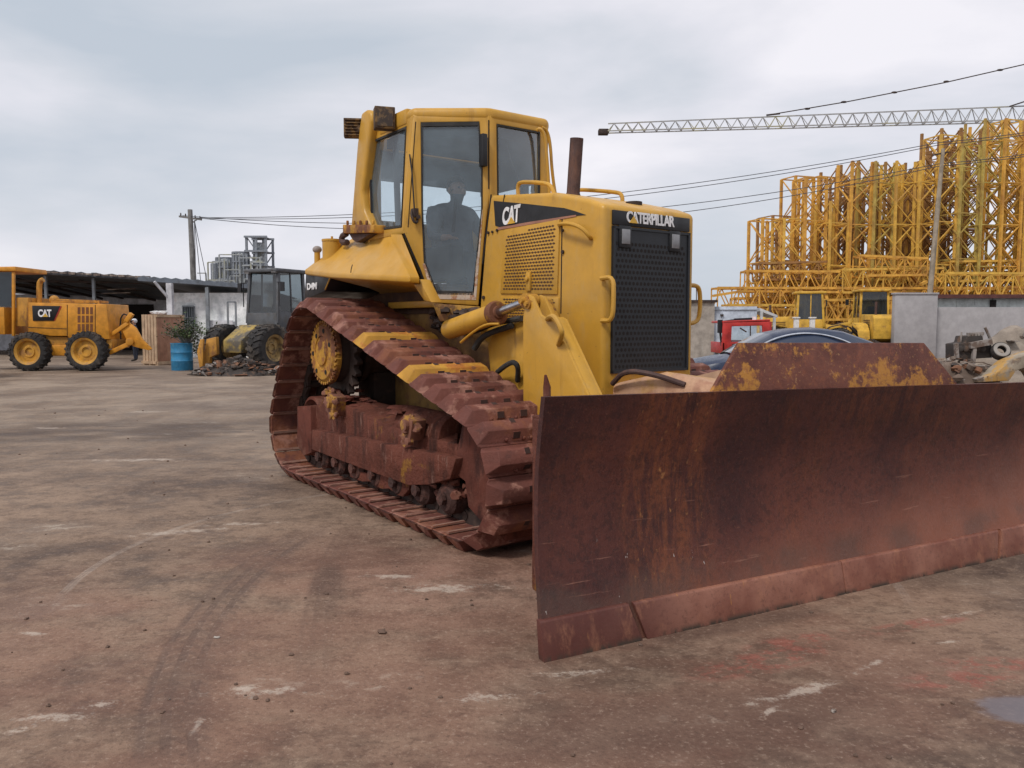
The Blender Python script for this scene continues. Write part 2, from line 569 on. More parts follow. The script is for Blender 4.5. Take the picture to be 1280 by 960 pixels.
def build_track(side):
    yc = .38 if side < 0 else 2 * YC - .38 + FAR_OUT
    ch = MB()
    for i, (x, z, a) in enumerate(path):
        t = V((math.cos(a), 0, math.sin(a))); inn = V((-math.sin(a), 0, math.cos(a)))
        c = V((x, yc, z))
        for dy in (-.075, .075):
            c2 = c + V((0, dy, 0))
            e = PITCHT * .60
            poly = [c2 - t * e + inn * .0, c2 + t * e * .9 + inn * .0, c2 + t * e + inn * .05, c2 + t * e * .7 + inn * .10,
                    c2 + t * 0 + inn * .075, c2 - t * e * .7 + inn * .10, c2 - t * e + inn * .05]
            ch.prism([p + V((0, -.018 + (.012 if i % 2 else 0), 0)) for p in poly], (0, .034, 0))
        p = c + t * PITCHT * .5 + inn * .055
        ch.cyl(p + V((0, -.10, 0)), p + V((0, .10, 0)), .034, n=8)
    tr = obj('track', ch, M_dark, DZ)
    for i, (x, z, a) in enumerate(path):
        # local frame: X = tangent, Z = outward, Y completes it
        t = V((math.cos(a), 0, math.sin(a))); out = V((math.sin(a), 0, -math.cos(a)))
        yv = out.cross(t)
        jit = (random.random() - .5) * .010
        M = Matrix.Identity(4)
        for k in range(3):
            M[k][0] = t[k]; M[k][1] = yv[k]; M[k][2] = out[k]
        M.translation = V((x, yc + jit, z)) + out * (random.random() - .5) * .006
        yellow = side < 0 and (abs(x + 1.02) < .09 and z > 1 or abs(x + .20) < .09 and z > .8)
        me = shoe_meY if yellow else shoe_me
        o = bpy.data.objects.new('track_shoe', me); COL.objects.link(o)
        o.parent = tr; o.matrix_local = M
        if yellow: o['label'] = 'track shoe with yellow paint left on it'
    return tr


track_near = build_track(-1)
build_track(1)


M_roll = weathered('muddy_roller', (.05, .022, .017), [((.13, .05, .035), 9, .48, .62, None, .8)], rough=.8, bump=.9, bscale=30, bdist=.02)
M_lug = weathered('muddy_lug', (.17, .07, .045), [((.42, .22, .04), 7, .52, .6, None, .8), ((.05, .025, .02), 10, .55, .65, None, .8)], rough=.8, bump=.7)
# ---- undercarriage per side
def under(side):
    s = (lambda p: V(p)) if side < 0 else (lambda p: mir(p) + V((0, FAR_OUT, 0)))

    def pr(pxs, y0, y1):
        return [s(mY(px, py, y0)) for px, py in pxs], (s((0, y1, 0)) - s((0, y0, 0)))
    fr = MB()
    fr.prism(*pr([(389, 507), (427, 504), (505, 541), (572, 556), (570, 574), (389, 538)], .225, .56))
    fr.prism(*pr([(389, 537), (570, 573), (562, 599), (536, 606), (510, 607), (452, 586), (389, 562)], .14, .58))
    f_ = [s(mY(*q, .226)) for q in ((402, 501), (428, 504.5), (505, 541), (572, 556))]; b3 = [s(mY(*q, .54)) for q in ((412, 492), (436, 494), (507, 510), (573, 529))]
    for q in range(3): fr.prism([f_[q], f_[q + 1], b3[q + 1], b3[q]], (0, 0, -.2))
    a, b_ = s(mY(512, 529, .40)), s(mY(572, 546, .40))
    fr.cyl(a, b_, .15, .165, 24)
    f = obj('track_frame', fr, M_mudy, DZ, bevel=.012)
    e = MB(); e.prism(*pr([(371, 508), (388, 507), (389, 566), (379, 570), (371, 556)], .17, .58))
    obj('end_plate', e, M_mud, f, bevel=.01)
    k = MB()
    k.prism(*pr([(578, 528), (600, 546), (621, 571), (623, 590), (610, 600), (625, 640), (628, 671), (616, 669), (585, 634), (581, 602), (566, 590)], .20, .26))
    k.prism(*pr([(582, 531), (600, 548), (619, 572), (621, 590), (608, 600), (569, 590)], .26, .56))
    obj('idler_yoke', k, M_mud, f, bevel=.01)
    g = MB()
    p0 = s(mY(618, 668, .22)); p1 = s(mY(628, 640, .22))
    g.prism([s((.62, .22, .10)), s((.70, .22, .10)), s((.70, .22, .36)), s((.62, .22, .36))], s((0, .66, 0)) - s((0, .14, 0)))
    obj('rock_guard', g, M_mud, f, bevel=.012)
    w = MB()
    poly = [(437, 588), (512, 600), (511, 612), (503, 621), (497, 619), (486, 611), (476, 611), (462, 602), (452, 602), (437, 596)]
    w.prism(*pr(poly, .19, .24))
    obj('roller_guard', w, M_mudy, f, bevel=.006)
    # lugs with bolt heads
    for (px, py, sc) in ((420, 505, .9), (517, 534, .8)):
        lg = MB()
        c = s(mY(px, py, .17))
        lg.box(c, (.18 * sc, .12, .20 * sc), Matrix.Rotation(R(15), 3, 'Y'))
        lg.cyl(c + s((0, -.03, .02)) - s((0, 0, 0)), c + s((0, -.09, .02)) - s((0, 0, 0)), .06 * sc, n=10)
        lg.cyl(c + s((.03, -.03, -.10)) - s((0, 0, 0)), c + s((.03, -.08, -.10)) - s((0, 0, 0)), .04 * sc, n=6)
        for q in range(9):
            lg.ball(c + V((random.uniform(-.11, .11), (random.uniform(-.07, .0)) * (1 if side < 0 else -1), random.uniform(-.14, .12))),
                    random.uniform(.025, .05), 8, sc=(1, .8, .8), rough=.8, seed=q)
        obj('frame_lug', lg, M_lug, f, bevel=.008)
    # mud and stones caked on the frame
    md = MB(); rs = random.Random(5)
    for q in range(16):
        x = rs.uniform(-2.5, -.3); z = .92 - .07 * (x + 2.5) + rs.uniform(-.05, .05)
        if x > -.5: z = rs.uniform(.50, .62)
        md.ball(s((x, rs.uniform(.26, .5), z - .05)), rs.uniform(.04, .085), 10, sc=(1.5, 1.1, .35), rough=.7, seed=q)
    for q in range(60):
        x = rs.uniform(-2.2, .3)
        md.ball(s((x, rs.uniform(.17, .3), rs.uniform(.27, .40))), rs.uniform(.02, .045), 7, sc=(1.2, 1, .8), rough=.9, seed=q + 70)
    obj('caked_mud', md, M_mud, f)['kind'] = 'stuff'
    for x in [-2.25 + i * .375 for i in range(7)]:
        r = MB()
        r.lathe([(.05, -.20), (.09, -.20), (.12, -.17), (.12, -.06), (.095, -.05), (.095, .05), (.12, .06), (.12, .17), (.09, .20), (.05, .20)],
                s((x, .38, .26)), (0, 1, 0), 16)
        r.cyl(s((x, .17, .26)), s((x, .14, .26)), .045, n=8)
        obj('track_roller', r, M_roll, DZ)
    for (cx, cz, r0) in WHEELS[1:]:
        w = MB(); rr = r0 - .10
        w.lathe([(.07, -.13), (.12, -.12), (.14, -.04), (rr - .07, -.03), (rr - .03, -.09), (rr, -.08), (rr, .08), (rr - .03, .09), (rr - .07, .03), (.14, .04), (.12, .12), (.07, .13)],
                s((cx, .38, cz)), (0, 1, 0), 28)
        obj('idler', w, M_mud, DZ)
    # sprocket: toothed segment ring, yellow bolted hub, dark final drive drum
    cx, cz, r0 = WHEELS[0]
    st = MB(); N = 22
    rim = []
    for i in range(N * 2):
        a = math.pi * i / N; r = (r0 - .02) if i % 2 else (r0 - .09)
        for da in (-.04, .04):
            rim.append((cx + r * math.cos(a + da), cz + r * math.sin(a + da)))
    st.prism([s((x, .35, z)) for x, z in rim], s((0, .06, 0)) - s((0, 0, 0)))
    sp = obj('sprocket', st, M_dark, DZ, bevel=.004, seg=1)
    hb = MB(); R0 = .268
    hb.lathe([(.0, -.005), (.115, -.005), (.12, .01), (.155, .014), (.16, .002), (R0 - .02, .002), (R0, .02), (R0, .06)],
             s((cx, .185, cz + .02)), s((0, 1, 0)) - s((0, 0, 0)), 40)
    h = obj('hub_cover', hb, M_yel_rust, sp)
    bl = MB()
    for i in range(36):
        a = 2 * math.pi * i / 36
        p = s((cx + (R0 + .018) * math.cos(a), .20, cz + .02 + (R0 + .018) * math.sin(a)))
        bl.cyl(p, p + s((0, .05, 0)) - s((0, 0, 0)), .017, n=6)
    bl.lathe([(R0 + .004, .02), (R0 + .03, .025), (R0 + .03, .06), (R0 - .03, .06)], s((cx, .20, cz + .02)), s((0, 1, 0)) - s((0, 0, 0)), 36, ring=True)
    obj('bolt_ring', bl, M_yel_rust, sp)
    for a, rr in ((.4, .20), (1.3, .21), (2.2, .19), (3.2, .2), (4.1, .21), (5.2, .2)):
        rs2 = MB(); p = s((cx + rr * math.cos(a), .182, cz + .02 + rr * math.sin(a)))
        rs2.cyl(p, p + s((0, .02, 0)) - s((0, 0, 0)), .022, n=8)
        obj('hub_hole', rs2, M_hole, sp)
    dr = MB()
    dr.lathe([(.27, .0), (.28, .02), (.28, .12), (.25, .13), (.25, .25), (.29, .26), (.29, .32), (.25, .34), (.25, .75)], s((cx, .245, cz + .02)), s((0, 1, 0)) - s((0, 0, 0)), 36)
    obj('final_drive', dr, M_dark, sp)


under(-1); under(1)

# ---- main hull between the tracks
hl = MB()
hl.prism([(-2.75, .86, .75), (-2.75, .86, 1.84), (-1.15, .86, 1.84), (-1.1, .86, 1.66), (-.9, .86, 1.50), (.40, .86, 1.0), (.72, .86, .50), (-2.3, .86, .45)], (0, 1.04, 0))
hl.box((-1.8, YC, 1.80), (1.2, .96, .12))
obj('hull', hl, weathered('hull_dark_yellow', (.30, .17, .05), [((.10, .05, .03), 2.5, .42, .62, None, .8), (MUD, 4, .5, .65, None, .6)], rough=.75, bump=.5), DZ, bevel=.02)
lb = MB()   # yellow lower side behind the blade lift bracket
lb.prism([mY(608, 432, .80), mY(613, 418, .80), mY(628, 406, .80), mY(656, 397, .80), (.42, .80, 1.40), (.60, .80, .62), (-.25, .80, .62)], (0, .5, 0))
obj('lower_side_panel', lb, M_yel, DZ, bevel=.03, seg=3)
cb = MB()   # crossbar that carries the roller frames
cb.box((-.55, YC, .62), (.22, 2.1, .2)); cb.box((-2.2, YC, .8), (.35, 1.5, .5))
obj('equalizer_bar', cb, M_dark, DZ, bevel=.02)

# ---- hood
HY = .93; HX = .835
HW = 2 * (YC - HY)
ztr = mY(614, 243, HY).z; ztf = mY(738, 250, HY).z
hd = MB()
xr = mY(610, 245, HY).x
pr0 = mY(598.5, 388, HY); hd.prism([(pr0.x, HY, 1.30), (pr0.x, HY, pr0.z), (xr, HY, ztr), (.30, HY, (ztr + ztf) / 2 + .01), (.70, HY, ztf + .005), (HX, HY, ztf - .045), (HX, HY, .95), (.30, HY, .95)], (0, HW, 0))
hood = obj('hood', hd, M_yel, DZ, bevel=.035, seg=4)


def side_poly(pxs, y): return [mY(px, py, y) for px, py in pxs]


# louvre doors with rows of slots
def louvre(name, pxs, cols, rows, y=HY):
    P = side_poly(pxs, y - .012)
    b = MB(); b.prism(P, (0, .02, 0))
    o = obj(name, b, M_yel, hood, bevel=.006)
    # slots laid on the panel by bilinear interpolation
    tl, tr, br, bl = P[0], P[1], P[2], P[3]
    sl = MB()
    for j in range(rows):
        for i in range(cols):
            u = (i + .5 + (.5 if j % 2 else 0)) / (cols + .5); w = (j + .5) / rows
            u = .05 + u * .90; w = .05 + w * .9
            p = tl.lerp(tr, u).lerp(bl.lerp(br, u), w)
            if name == 'louvre_door' and w < .10 and u < .45: continue
            dx = (tr - tl).length / cols * .47; dz_ = (tl - bl).length / rows * .30
            sl.add([p + V((-dx, -.0025, 0)), p + V((0, -.0025, -dz_)), p + V((dx, -.0025, 0)), p + V((0, -.0025, dz_))], [(0, 1, 2, 3)])
    obj('vent_slots', sl, M_slot, o)
    return o


M_slot = plain('slot_shadow_metal', (.07, .03, .015), .8)
ld = louvre('louvre_door', [(630, 287), (699, 274), (696, 368), (625, 367)], 17, 19)
lt = MB(); c0 = mY(661, 352, HY - .02)
lt.box(c0, (.05, .025, .14)); lt.cyl(c0 + V((0, 0, .02)), c0 + V((0, -.03, .02)), .02, n=8)
obj('latch', lt, M_yel, ld, bevel=.004)
louvre('lower_louvre', [(625, 371), (698, 372), (698, 398), (630, 398)], 17, 7)
sm = MB()   # panel seams as thin dark gaps
sm.prism(side_poly([(702.0, 262), (703.2, 262), (701.5, 392), (700.3, 392)], HY - .002), (0, .004, 0))
obj('panel_seam', sm, M_hole, hood)
sm = MB(); sm.prism(side_poly([(613, 243), (614.4, 243), (603.5, 330), (602, 330)], HY - .002), (0, .004, 0)); obj('panel_seam', sm, M_hole, hood)
sm = MB(); sm.prism(side_poly([(630, 243), (631, 243), (629, 255), (628, 255)], HY - .0025), (0, .004, 0))
obj('panel_seam', sm, M_hole, hood)
st = MB(); st.prism(side_poly([(617, 251), (660, 255), (705, 260), (719, 264), (732, 268.5), (716, 270), (703, 271), (660, 278), (625, 284), (619, 282)], HY - .004), (0, .006, 0))
obj('side_stripe', st, M_black, hood)
st = MB(); st.prism(side_poly([(622, 287.5), (660, 281), (704, 273.5), (720, 270.5), (720, 268.5), (704, 270.8), (660, 277.6), (622, 284.4)], HY - .005), (0, .007, 0))
obj('rust_stripe', st, weathered('faded_stripe', (.33, .16, .11), rough=.8), hood)
c = mY(639, 268.5, HY - .008); a = mY(628.5, 268.5, HY - .008); b_ = mY(650, 267, HY - .008)
wtx = (b_ - a).length; htx = mY(639, 255, HY).z - mY(639, 281, HY).z
put_text('lettering', 'CAT', M_white, hood, c, (1, 0, .02), (.1, 0, 1), wtx, htx * .86, bold=.035)
tri = MB(); tri.prism([c + V((-.045, -.006, -htx * .43)), c + V((.055, -.006, -htx * .43)), c + V((.005, -.006, -htx * .10))], (0, .004, 0))
obj('logo_triangle', tri, M_letY, hood)
# stains on the badge edge
for (px, py, r) in ((611, 291, .012), (616, 290, .01), (622, 288, .012), (605, 372, .016), (704, 315, .014), (704, 288, .01)):
    bt = MB(); p = mY(px, py, HY - .001); bt.cyl(p, p + V((0, -.012, 0)), r, n=8); obj('bolt', bt, M_dark, hood)

# front: black header, grille
gx = HX + .004
gl_, gr_ = mX(765, 262, gx).y, 2 * YC - mX(765, 262, gx).y
gtop = mX(765, 262, gx).z; gmid = mX(765, 282, gx).z; gbot = mX(763, 467, gx).z
gr_ = mX(861, 272, gx).y
g = MB(); g.box((gx + .004, (gl_ + gr_) / 2, (gtop + gmid) / 2 + .003), (.014, gr_ - gl_, gtop - gmid - .008))
hdr = obj('grille_header', g, M_black, hood, bevel=.003)
g = MB()
g.box((gx + .004, (gl_ + gr_) / 2, (gmid + gbot) / 2), (.014, gr_ - gl_, gmid - gbot))
for (y0, y1, z0, z1) in ((gl_, gl_ + .02, gbot, gmid), (gr_ - .02, gr_, gbot, gmid), (gl_, gr_, gbot, gbot + .02), (gl_, gr_, gmid - .018, gmid - .006)):
    g.box((gx + .014, (y0 + y1) / 2, (z0 + z1) / 2), (.012, y1 - y0, z1 - z0))
pz = .038; nz = int((gmid - gbot - .10) / pz); ny = int((gr_ - gl_ - .06) / .036)
for j in range(nz):
    for i in range(ny):
        y = gl_ + .036 + (i + (.5 if j % 2 else 0)) * .036; z = gbot + .045 + j * pz
        if y > gr_ - .03: continue
        vs = [V((gx + .0125, y + .0125 * math.cos(k * math.pi / 3 + .5), z + .0135 * math.sin(k * math.pi / 3 + .5))) for k in range(6)]
        g.add(vs, [tuple(range(6))], 1)
gro = obj('grille', g, [M_grille, M_hole], hood)
for px, py in ((781, 296), (843, 302)):
    p = mX(px, py, gx + .012)
    lm = MB(); lm.box(p, (.02, .115, .15))
    l1 = obj('grille_lamp', lm, M_black, hood, bevel=.008)
    ln = MB(); ln.box(p + V((.012, 0, 0)), (.01, .075, .10)); obj('lens', ln, M_lamp, l1, bevel=.004)
cl, cr_ = mX(783.5, 270, gx + .013), mX(843, 278, gx + .013)
me = put_text('lettering', 'CATERPILLAR', M_white, hood, (cl + cr_) / 2 + V((0, 0, .0)), (0, 1, 0), (0, 0, 1), (cr_ - cl).length,
              (mX(800, 264, gx).z - mX(800, 279.5, gx).z) * .92, bold=.03)
tri = MB(); cc = mX(792, 277.5, gx + .018); tri.prism([cc + V((0, -.04, -.008)), cc + V((0, .04, -.008)), cc + V((0, 0, .04))], (.003, 0, 0))
obj('logo_triangle', tri, M_letY, hood)
cp = MB(); p = V((.62, 1.42, ztf + .01)); cp.cyl(p, p + V((0, 0, .03)), .06, n=14); obj('radiator_cap', cp, M_dark, hood)


def rail(name, pts, r=.017, sub=2, mat=None, parent=DZ):
    b = MB(); b.tube(pts, r, 8, sub=sub); return obj(name, b, mat or M_yel, parent)


h1 = HY - .0
rail('grab_handle', [mY(699, 281, h1), mY(699, 280, h1 - .06), mY(712, 279, h1 - .075), mY(728, 285, h1 - .07), mY(738, 297, h1 - .03), mY(738, 298, h1)], .014, parent=hood)
rail('grab_handle', [mX(751, 348, HX - .01) + V((0, 0, 0)), mX(758, 347, HX + .0) + V((.09, -.02, 0)), mX(757, 372, HX) + V((.10, -.02, 0)),
                     mX(757, 401, HX) + V((.09, -.02, 0)), mX(752, 401, HX - .01)], .016, parent=hood)
yr = YC * 2 - HY
rail('grab_handle', [(HX - .1, yr, mX(864, 358, .75).z), (HX - .1, yr + .15, mX(875, 356, .75).z), (HX - .1, yr + .19, mX(878, 365, .75).z),
                     (HX - .1, yr + .19, mX(878, 395, .75).z), (HX - .1, yr + .14, mX(874, 404, .75).z), (HX - .1, yr, mX(864, 404, .75).z)], .017, parent=hood)
# top rails
zt = ztr
rail('hood_rail', [mY(648, 246, 1.06), mY(647, 231, 1.06), mY(652, 227, 1.06), mY(684, 229, 1.06), mY(690, 234, 1.06), mY(694, 247, 1.06)], .016, parent=hood)
rail('hood_rail', [mY(722, 238, 1.62), mY(728, 237, 1.62), mY(770, 240, 1.62), mY(778, 243, 1.62), mY(778, 258, 1.62)], .016, parent=hood)
# exhaust
ex = MB(); e0 = mY(716, 249, 1.38); e1 = mY(721, 173, 1.38)
e0 = V((e0.x, 1.38, e0.z)); e1 = V((e1.x, 1.38, e1.z))
prof = []
ex.lathe([(.075, -.02), (.060, .03), (.052, .05), (.052, (e1 - e0).length), (.043, (e1 - e0).length), (.043, (e1 - e0).length - .15)], e0, e1 - e0, 20)
obj('exhaust_stack', ex, M_pipe, hood)

# ---- cab
A = V((-.64, 1.02, 0)); dD = V((.5878, .8090, 0)); nD = V((.8090, -.5878, 0))
Bp = A - dD * .63
SY = Bp.y
dd = nD.dot(A)


FARY = 1.90
def mirc(p): return V((p[0], FARY - (p[1] - SY) * .53, p[2]))


def mD(px, py, off=0.): return mhit(px, py, (nD.x, nD.y, 0), dd + off)


Cx = mY(461, 280, SY).x
cab = MB()
# door frame ring
O_ = [(516, 143), (612, 141), (612, 240), (605, 300), (598, 382), (542, 378), (524, 338), (504, 292)]
I_ = [(526, 153), (599, 152), (603, 210), (603, 262), (592, 369), (545, 368), (530, 330), (527, 262)]
cab.ring([mD(*p) for p in O_], [mD(*p) for p in I_], -nD * .07)
Of, If = [mD(*p) for p in O_], [mD(*p) for p in I_]
# front ring
FO = [mX(612, 141, A.x), mX(690, 158, A.x), mX(694, 262, A.x), mX(612, 262, A.x)]
FI = [mX(621, 155, A.x), mX(671, 164, A.x), mX(676, 252, A.x), mX(622, 250, A.x)]
FO[1].y = FO[2].y = mirc(A).y; FI[1].y = FI[2].y = mirc(A).y - .09
FO[1].z = FO[0].z; FI[1].z = FI[0].z; FO[2].z = FO[3].z = 2.1; FI[2].z = FI[3].z = 2.5
cab.ring(FO, FI, (-.07, 0, 0))
# rear side window ring
SO = [mY(516, 144, SY), mY(505, 292, SY), V((Cx - .03, SY, mY(505, 292, SY).z)), V((Cx - .03, SY, mY(516, 144, SY).z))]
SI = [mY(508, 158, SY), mY(502, 284, SY), V((Cx + .05, SY, mY(502, 284, SY).z + .02)), V((Cx + .02, SY, mY(508, 158, SY).z))]
cab.ring(SO, SI, (0, .06, 0))
# far side copies
cab.ring([mirc(p) for p in Of], [mirc(p) for p in If], mirc(-nD * .07) - mirc((0, 0, 0)))
cab.ring([mirc(p) for p in SO], [mirc(p) for p in SI], (0, -.06, 0))
# rear wall with window
zr0, zr1 = 1.9, SO[0].z
rx = Cx - .03
RO = [V((rx, SY, zr0)), V((rx, FARY, zr0)), V((rx, FARY, zr1)), V((rx, SY, zr1))]
RI = [V((rx, SY + .12, 2.45)), V((rx, FARY - .12, 2.45)), V((rx, FARY - .12, zr1 - .12)), V((rx, SY + .12, zr1 - .12))]
cab.ring(RO, RI, (.05, 0, 0))
# floor
cab.box((-1.45, 1.25, 1.68), (1.0, 1.0, .06)); cab.box((-.85, 1.36, 1.68), (.36, .5, .06))
cabo = obj('cab', cab, M_yel, DZ, bevel=.008)
# chipped edging round the lower half of the door glass
ce = MB()
EO = [(603.5, 262), (601, 300), (595, 375), (541.5, 373.5), (528, 330)]
EI = [(602.5, 262), (597.5, 310), (590.5, 367), (546, 366.5), (531, 329)]
ce.prism([mD(*p, .004) for p in EO] + [mD(*p, .004) for p in EI[::-1]], nD * -.006)
obj('door_edge', ce, M_chip, cabo)
# dark rubber gaskets
gk = MB()
sh = lambda P, c, k: [c + (p - c) * k for p in P]
for P, n_ in ((If, nD), ([p for p in FI], V((1, 0, 0))), (SI, V((0, -1, 0)))):
    c = sum(P, V((0, 0, 0))) / len(P)
    gk.ring([p + n_ * .004 for p in P], [p + n_ * .004 for p in sh(P, c, .955)], -n_ * .02)
obj('window_gasket', gk, M_blk_rub, cabo)
for nm, P, n_ in (('door_glass', If, nD), ('windscreen', FI, V((1, 0, 0))), ('side_window', SI, V((0, -1, 0)))):
    b = MB(); b.add([p - n_ * .012 for p in P], [tuple(range(len(P)))]); obj(nm, b, M_glass, cabo)
    if nm != 'windscreen':
        b = MB(); b.add([mirc(p - n_ * .012) for p in P], [tuple(range(len(P)))]); obj(nm, b, M_glass, cabo)
b = MB(); b.add([p + V((.02, 0, 0)) for p in RI], [(0, 1, 2, 3)]); obj('rear_window', b, M_glass, cabo)
# roof
rz0 = mD(600, 146).z
pl = [(A.x + .006, A.y - .003), (A.x + .006, mirc(A).y + .003), (Bp.x, FARY + .004), (Cx + .12, FARY + .004), (Cx + .12, SY - .004), (Bp.x, SY - .004)]
rf = MB(); rf.prism([(x, y, rz0 - .03) for x, y in pl], (0, 0, .11))
roof = obj('roof', rf, M_yel, cabo, bevel=.045, seg=4)
rl = MB(); rl.prism([((x + 1.3) * .86 - 1.3, (y - YC) * .86 + YC - .02, rz0 - .13) for x, y in pl], (0, 0, .08)); obj('headliner', rl, M_fabric, cabo)
tl_ = MB(); tl_.box((-1.42, FARY - .12, 2.95), (.95, .03, .34)); tl_.box((-1.93, 1.2, 2.98), (.03, 1.2, .3)); obj('upper_trim', tl_, M_fabric, cabo)
# black seams between door and neighbours
sm = MB()
sm.prism([mD(*p, .003) for p in ((610.2, 150), (611.6, 150), (611.6, 236), (610.2, 236))], -nD * .004)
sm.prism([mD(*p, .003) for p in ((504, 292), (505.6, 291), (526, 337), (538, 371), (536, 372), (523, 338))], -nD * .004)
sm.prism([mD(*p, .003) for p in ((519.0, 152), (520.0, 152), (510.5, 284), (509.5, 284))], -nD * .004)
obj('door_seam', sm, M_hole, cabo)
# mirror, latch loops, strut
mr = MB(); p = mD(604, 188, .05); mr.box(p, (.06, .05, .26)); mr.bar(p + V((0, .03, .08)), mD(609, 172), .015)
obj('mirror', mr, M_black, cabo, bevel=.015)
lt = MB()
lt.tube([mD(515, 262, .01), mD(514, 268, .05), mD(517, 277, .06), mD(521, 279, .04), mD(522, 273, .01)], .011, 6, sub=1)
lt.box(mD(519, 266, .03), (.04, .04, .07)); lt.cyl(mD(523, 271, .0), mD(523, 271, .06), .018, n=8)
obj('door_latch', lt, M_dark, cabo)
lt = MB(); lt.tube([mD(512, 193, .02), mD(515, 215, .03), mD(518, 262, .03)], .007, 6); obj('door_strut', lt, M_black, cabo)
# inner posts that show behind the glass
ip = MB()
ip.bar((-1.3, FARY - .03, 1.9), (-1.3, FARY - .03, rz0 - .05), .06)
ip.bar((-1.45, SY + .10, 2.2), (-1.50, SY + .10, rz0 - .1), .04)
obj('inner_post', ip, M_black, cabo)
se = MB(); se.box((-1.58, YC, 1.99), (.5, .5, .14)); se.box((-1.84, YC, 2.30), (.14, .46, .56), Matrix.Rotation(R(-8), 3, 'Y'))
se.box((-1.55, YC, 1.88), (.3, .3, .2)); se.box((-1.5, YC - .30, 2.18), (.35, .08, .06)); se.box((-1.5, YC + .30, 2.18), (.35, .08, .06))
obj('seat', se, M_fabric, cabo, bevel=.03)
co = MB(); co.box((-.86, YC, 2.12), (.16, .5, .5)); co.bar((-1.15, YC - .4, 2.3), (-1.1, YC - .4, 2.6), .03); co.box((-1.3, YC - .42, 2.04), (.5, .14, .3)); co.box((-.80, 1.38, 1.93), (.24, .56, .5)); co.box((-1.4, 1.72, 1.95), (.9, .1, .6))
obj('console', co, M_fabric, cabo, bevel=.02)
wp = MB(); wp.tube([mX(655, 240, -.66), mX(640, 205, -.67), mX(633, 180, -.66)], .006, 5); wp.tube([mX(664, 240, -.66), mX(668, 200, -.66)], .006, 5)
obj('wiper', wp, M_black, cabo)
# sill under door
sl = MB(); sl.prism([mD(*p, .0) for p in ((540, 379), (600, 383), (602, 400), (550, 402))], -nD * .1); obj('door_sill', sl, M_yel_dirty, cabo, bevel=.01)
# front right grab rails and striped marker behind them
yq = mirc(A).y
rail('cab_rail', [mX(671, 163, A.x + .04), mX(675, 160, A.x + .07), mX(681, 168, A.x + .08), mX(684, 200, A.x + .08), mX(687, 247, A.x + .08)], .014, parent=cabo)
rail('cab_rail', [mX(677, 159, A.x + .0), mX(684, 163, A.x + .0), mX(688, 180, A.x), mX(690, 215, A.x), mX(695, 248, A.x)], .014, parent=cabo)
for k in range(6):
    z0, z1 = 163 + k * 13.6, 163 + (k + 1) * 13.6
    f0 = lambda y_: 677.5 + (y_ - 163) * .085
    b = MB(); b.tube([mX(f0(z0), z0, A.x - .06), mX(f0(z1), z1, A.x - .06)], .018, 8)
    obj('marker_band', b, M_white if k % 2 == 0 else M_black, cabo)

# rollover post at the rear with lamps
yp = SY - .07
def P3(px, py): return mY(px, py, yp)
rp = MB()
b0, b1 = P3(452, 284), P3(468, 150)
rp.prism([P3(438, 284), P3(463, 284), P3(454, 262), P3(452, 240), P3(464, 150), P3(463, 140), P3(458, 136), P3(451, 141), P3(446, 180)], (0, .13, 0))
post = obj('rollover_post', rp, M_yel, DZ, bevel=.03, seg=3)
fl = MB(); fl.prism([P3(432, 281), P3(471, 281), P3(471, 291), P3(432, 292)], (0, .24, 0)); fl.xform(Matrix.Translation((0, -.03, 0)))
for q in range(5):
    p = P3(437 + q * 8, 280); fl.cyl(p + V((0, -.02, -.01)), p + V((0, -.02, .03)), .014, n=6)
obj('post_flange', fl, M_yel_rust, post, bevel=.008)
fl = MB(); fl.prism([P3(436, 292), P3(463, 292), P3(446, 303), P3(441, 300)], (0, .2, 0)); fl.tube([P3(433, 292), P3(427, 296), P3(428, 303), P3(434, 303)], .03, 8, sub=1)
obj('post_bracket', fl, M_pipe, post, bevel=.01)
bm_ = MB()
q0, q1 = P3(468, 152), P3(500, 155)
bm_.box((q0 + q1) / 2 + V((-.02, .13, .02)), ((q1 - q0).length + .02, .14, .13))
bm_.prism([(Cx - .10, SY + .1, 3.0), (Cx - .30, SY + .1, 3.0), (Cx - .30, SY + .1, 3.14), (Cx - .10, SY + .1, 3.14)], (0, FARY - SY - .2, 0))
obj('rollover_beam', bm_, M_yel, post, bevel=.02)
M_lensd = weathered('dirty_lens', (.045, .03, .022), [((.18, .11, .05), 20, .48, .58, None, .7)], rough=.5)
M_lampb = weathered('grimy_lamp_housing', (.06, .035, .02), [((.24, .14, .05), 16, .46, .58, None, .8)], rough=.8, bump=.8)
for (px, py, w_, h_, a_) in ((483, 149, .11, .18, R(-20)), (444.5, 161, .07, .17, R(150))):
    p = P3(px, py) + V((0, -.02, 0)); rot = Matrix.Rotation(a_, 3, 'Z')
    lm = MB(); lm.box(p, (w_, .17, h_), rot)
    for q in range(6): lm.box(p + rot @ V((-w_ * .55, 0, (q - 2.5) * h_ / 6.4)), (w_ * .35, .15, h_ / 14), rot)
    lm.bar(p, p + V((-.04 if px > 460 else .12, .08, -.02)), .05)
    lo = obj('work_lamp', lm, M_lampb, post, bevel=.008)
    ln = MB(); ln.box(p + rot @ V((w_ * .51, 0, 0)), (.01, .13, h_ * .8), rot); obj('lens', ln, M_lensd, lo)

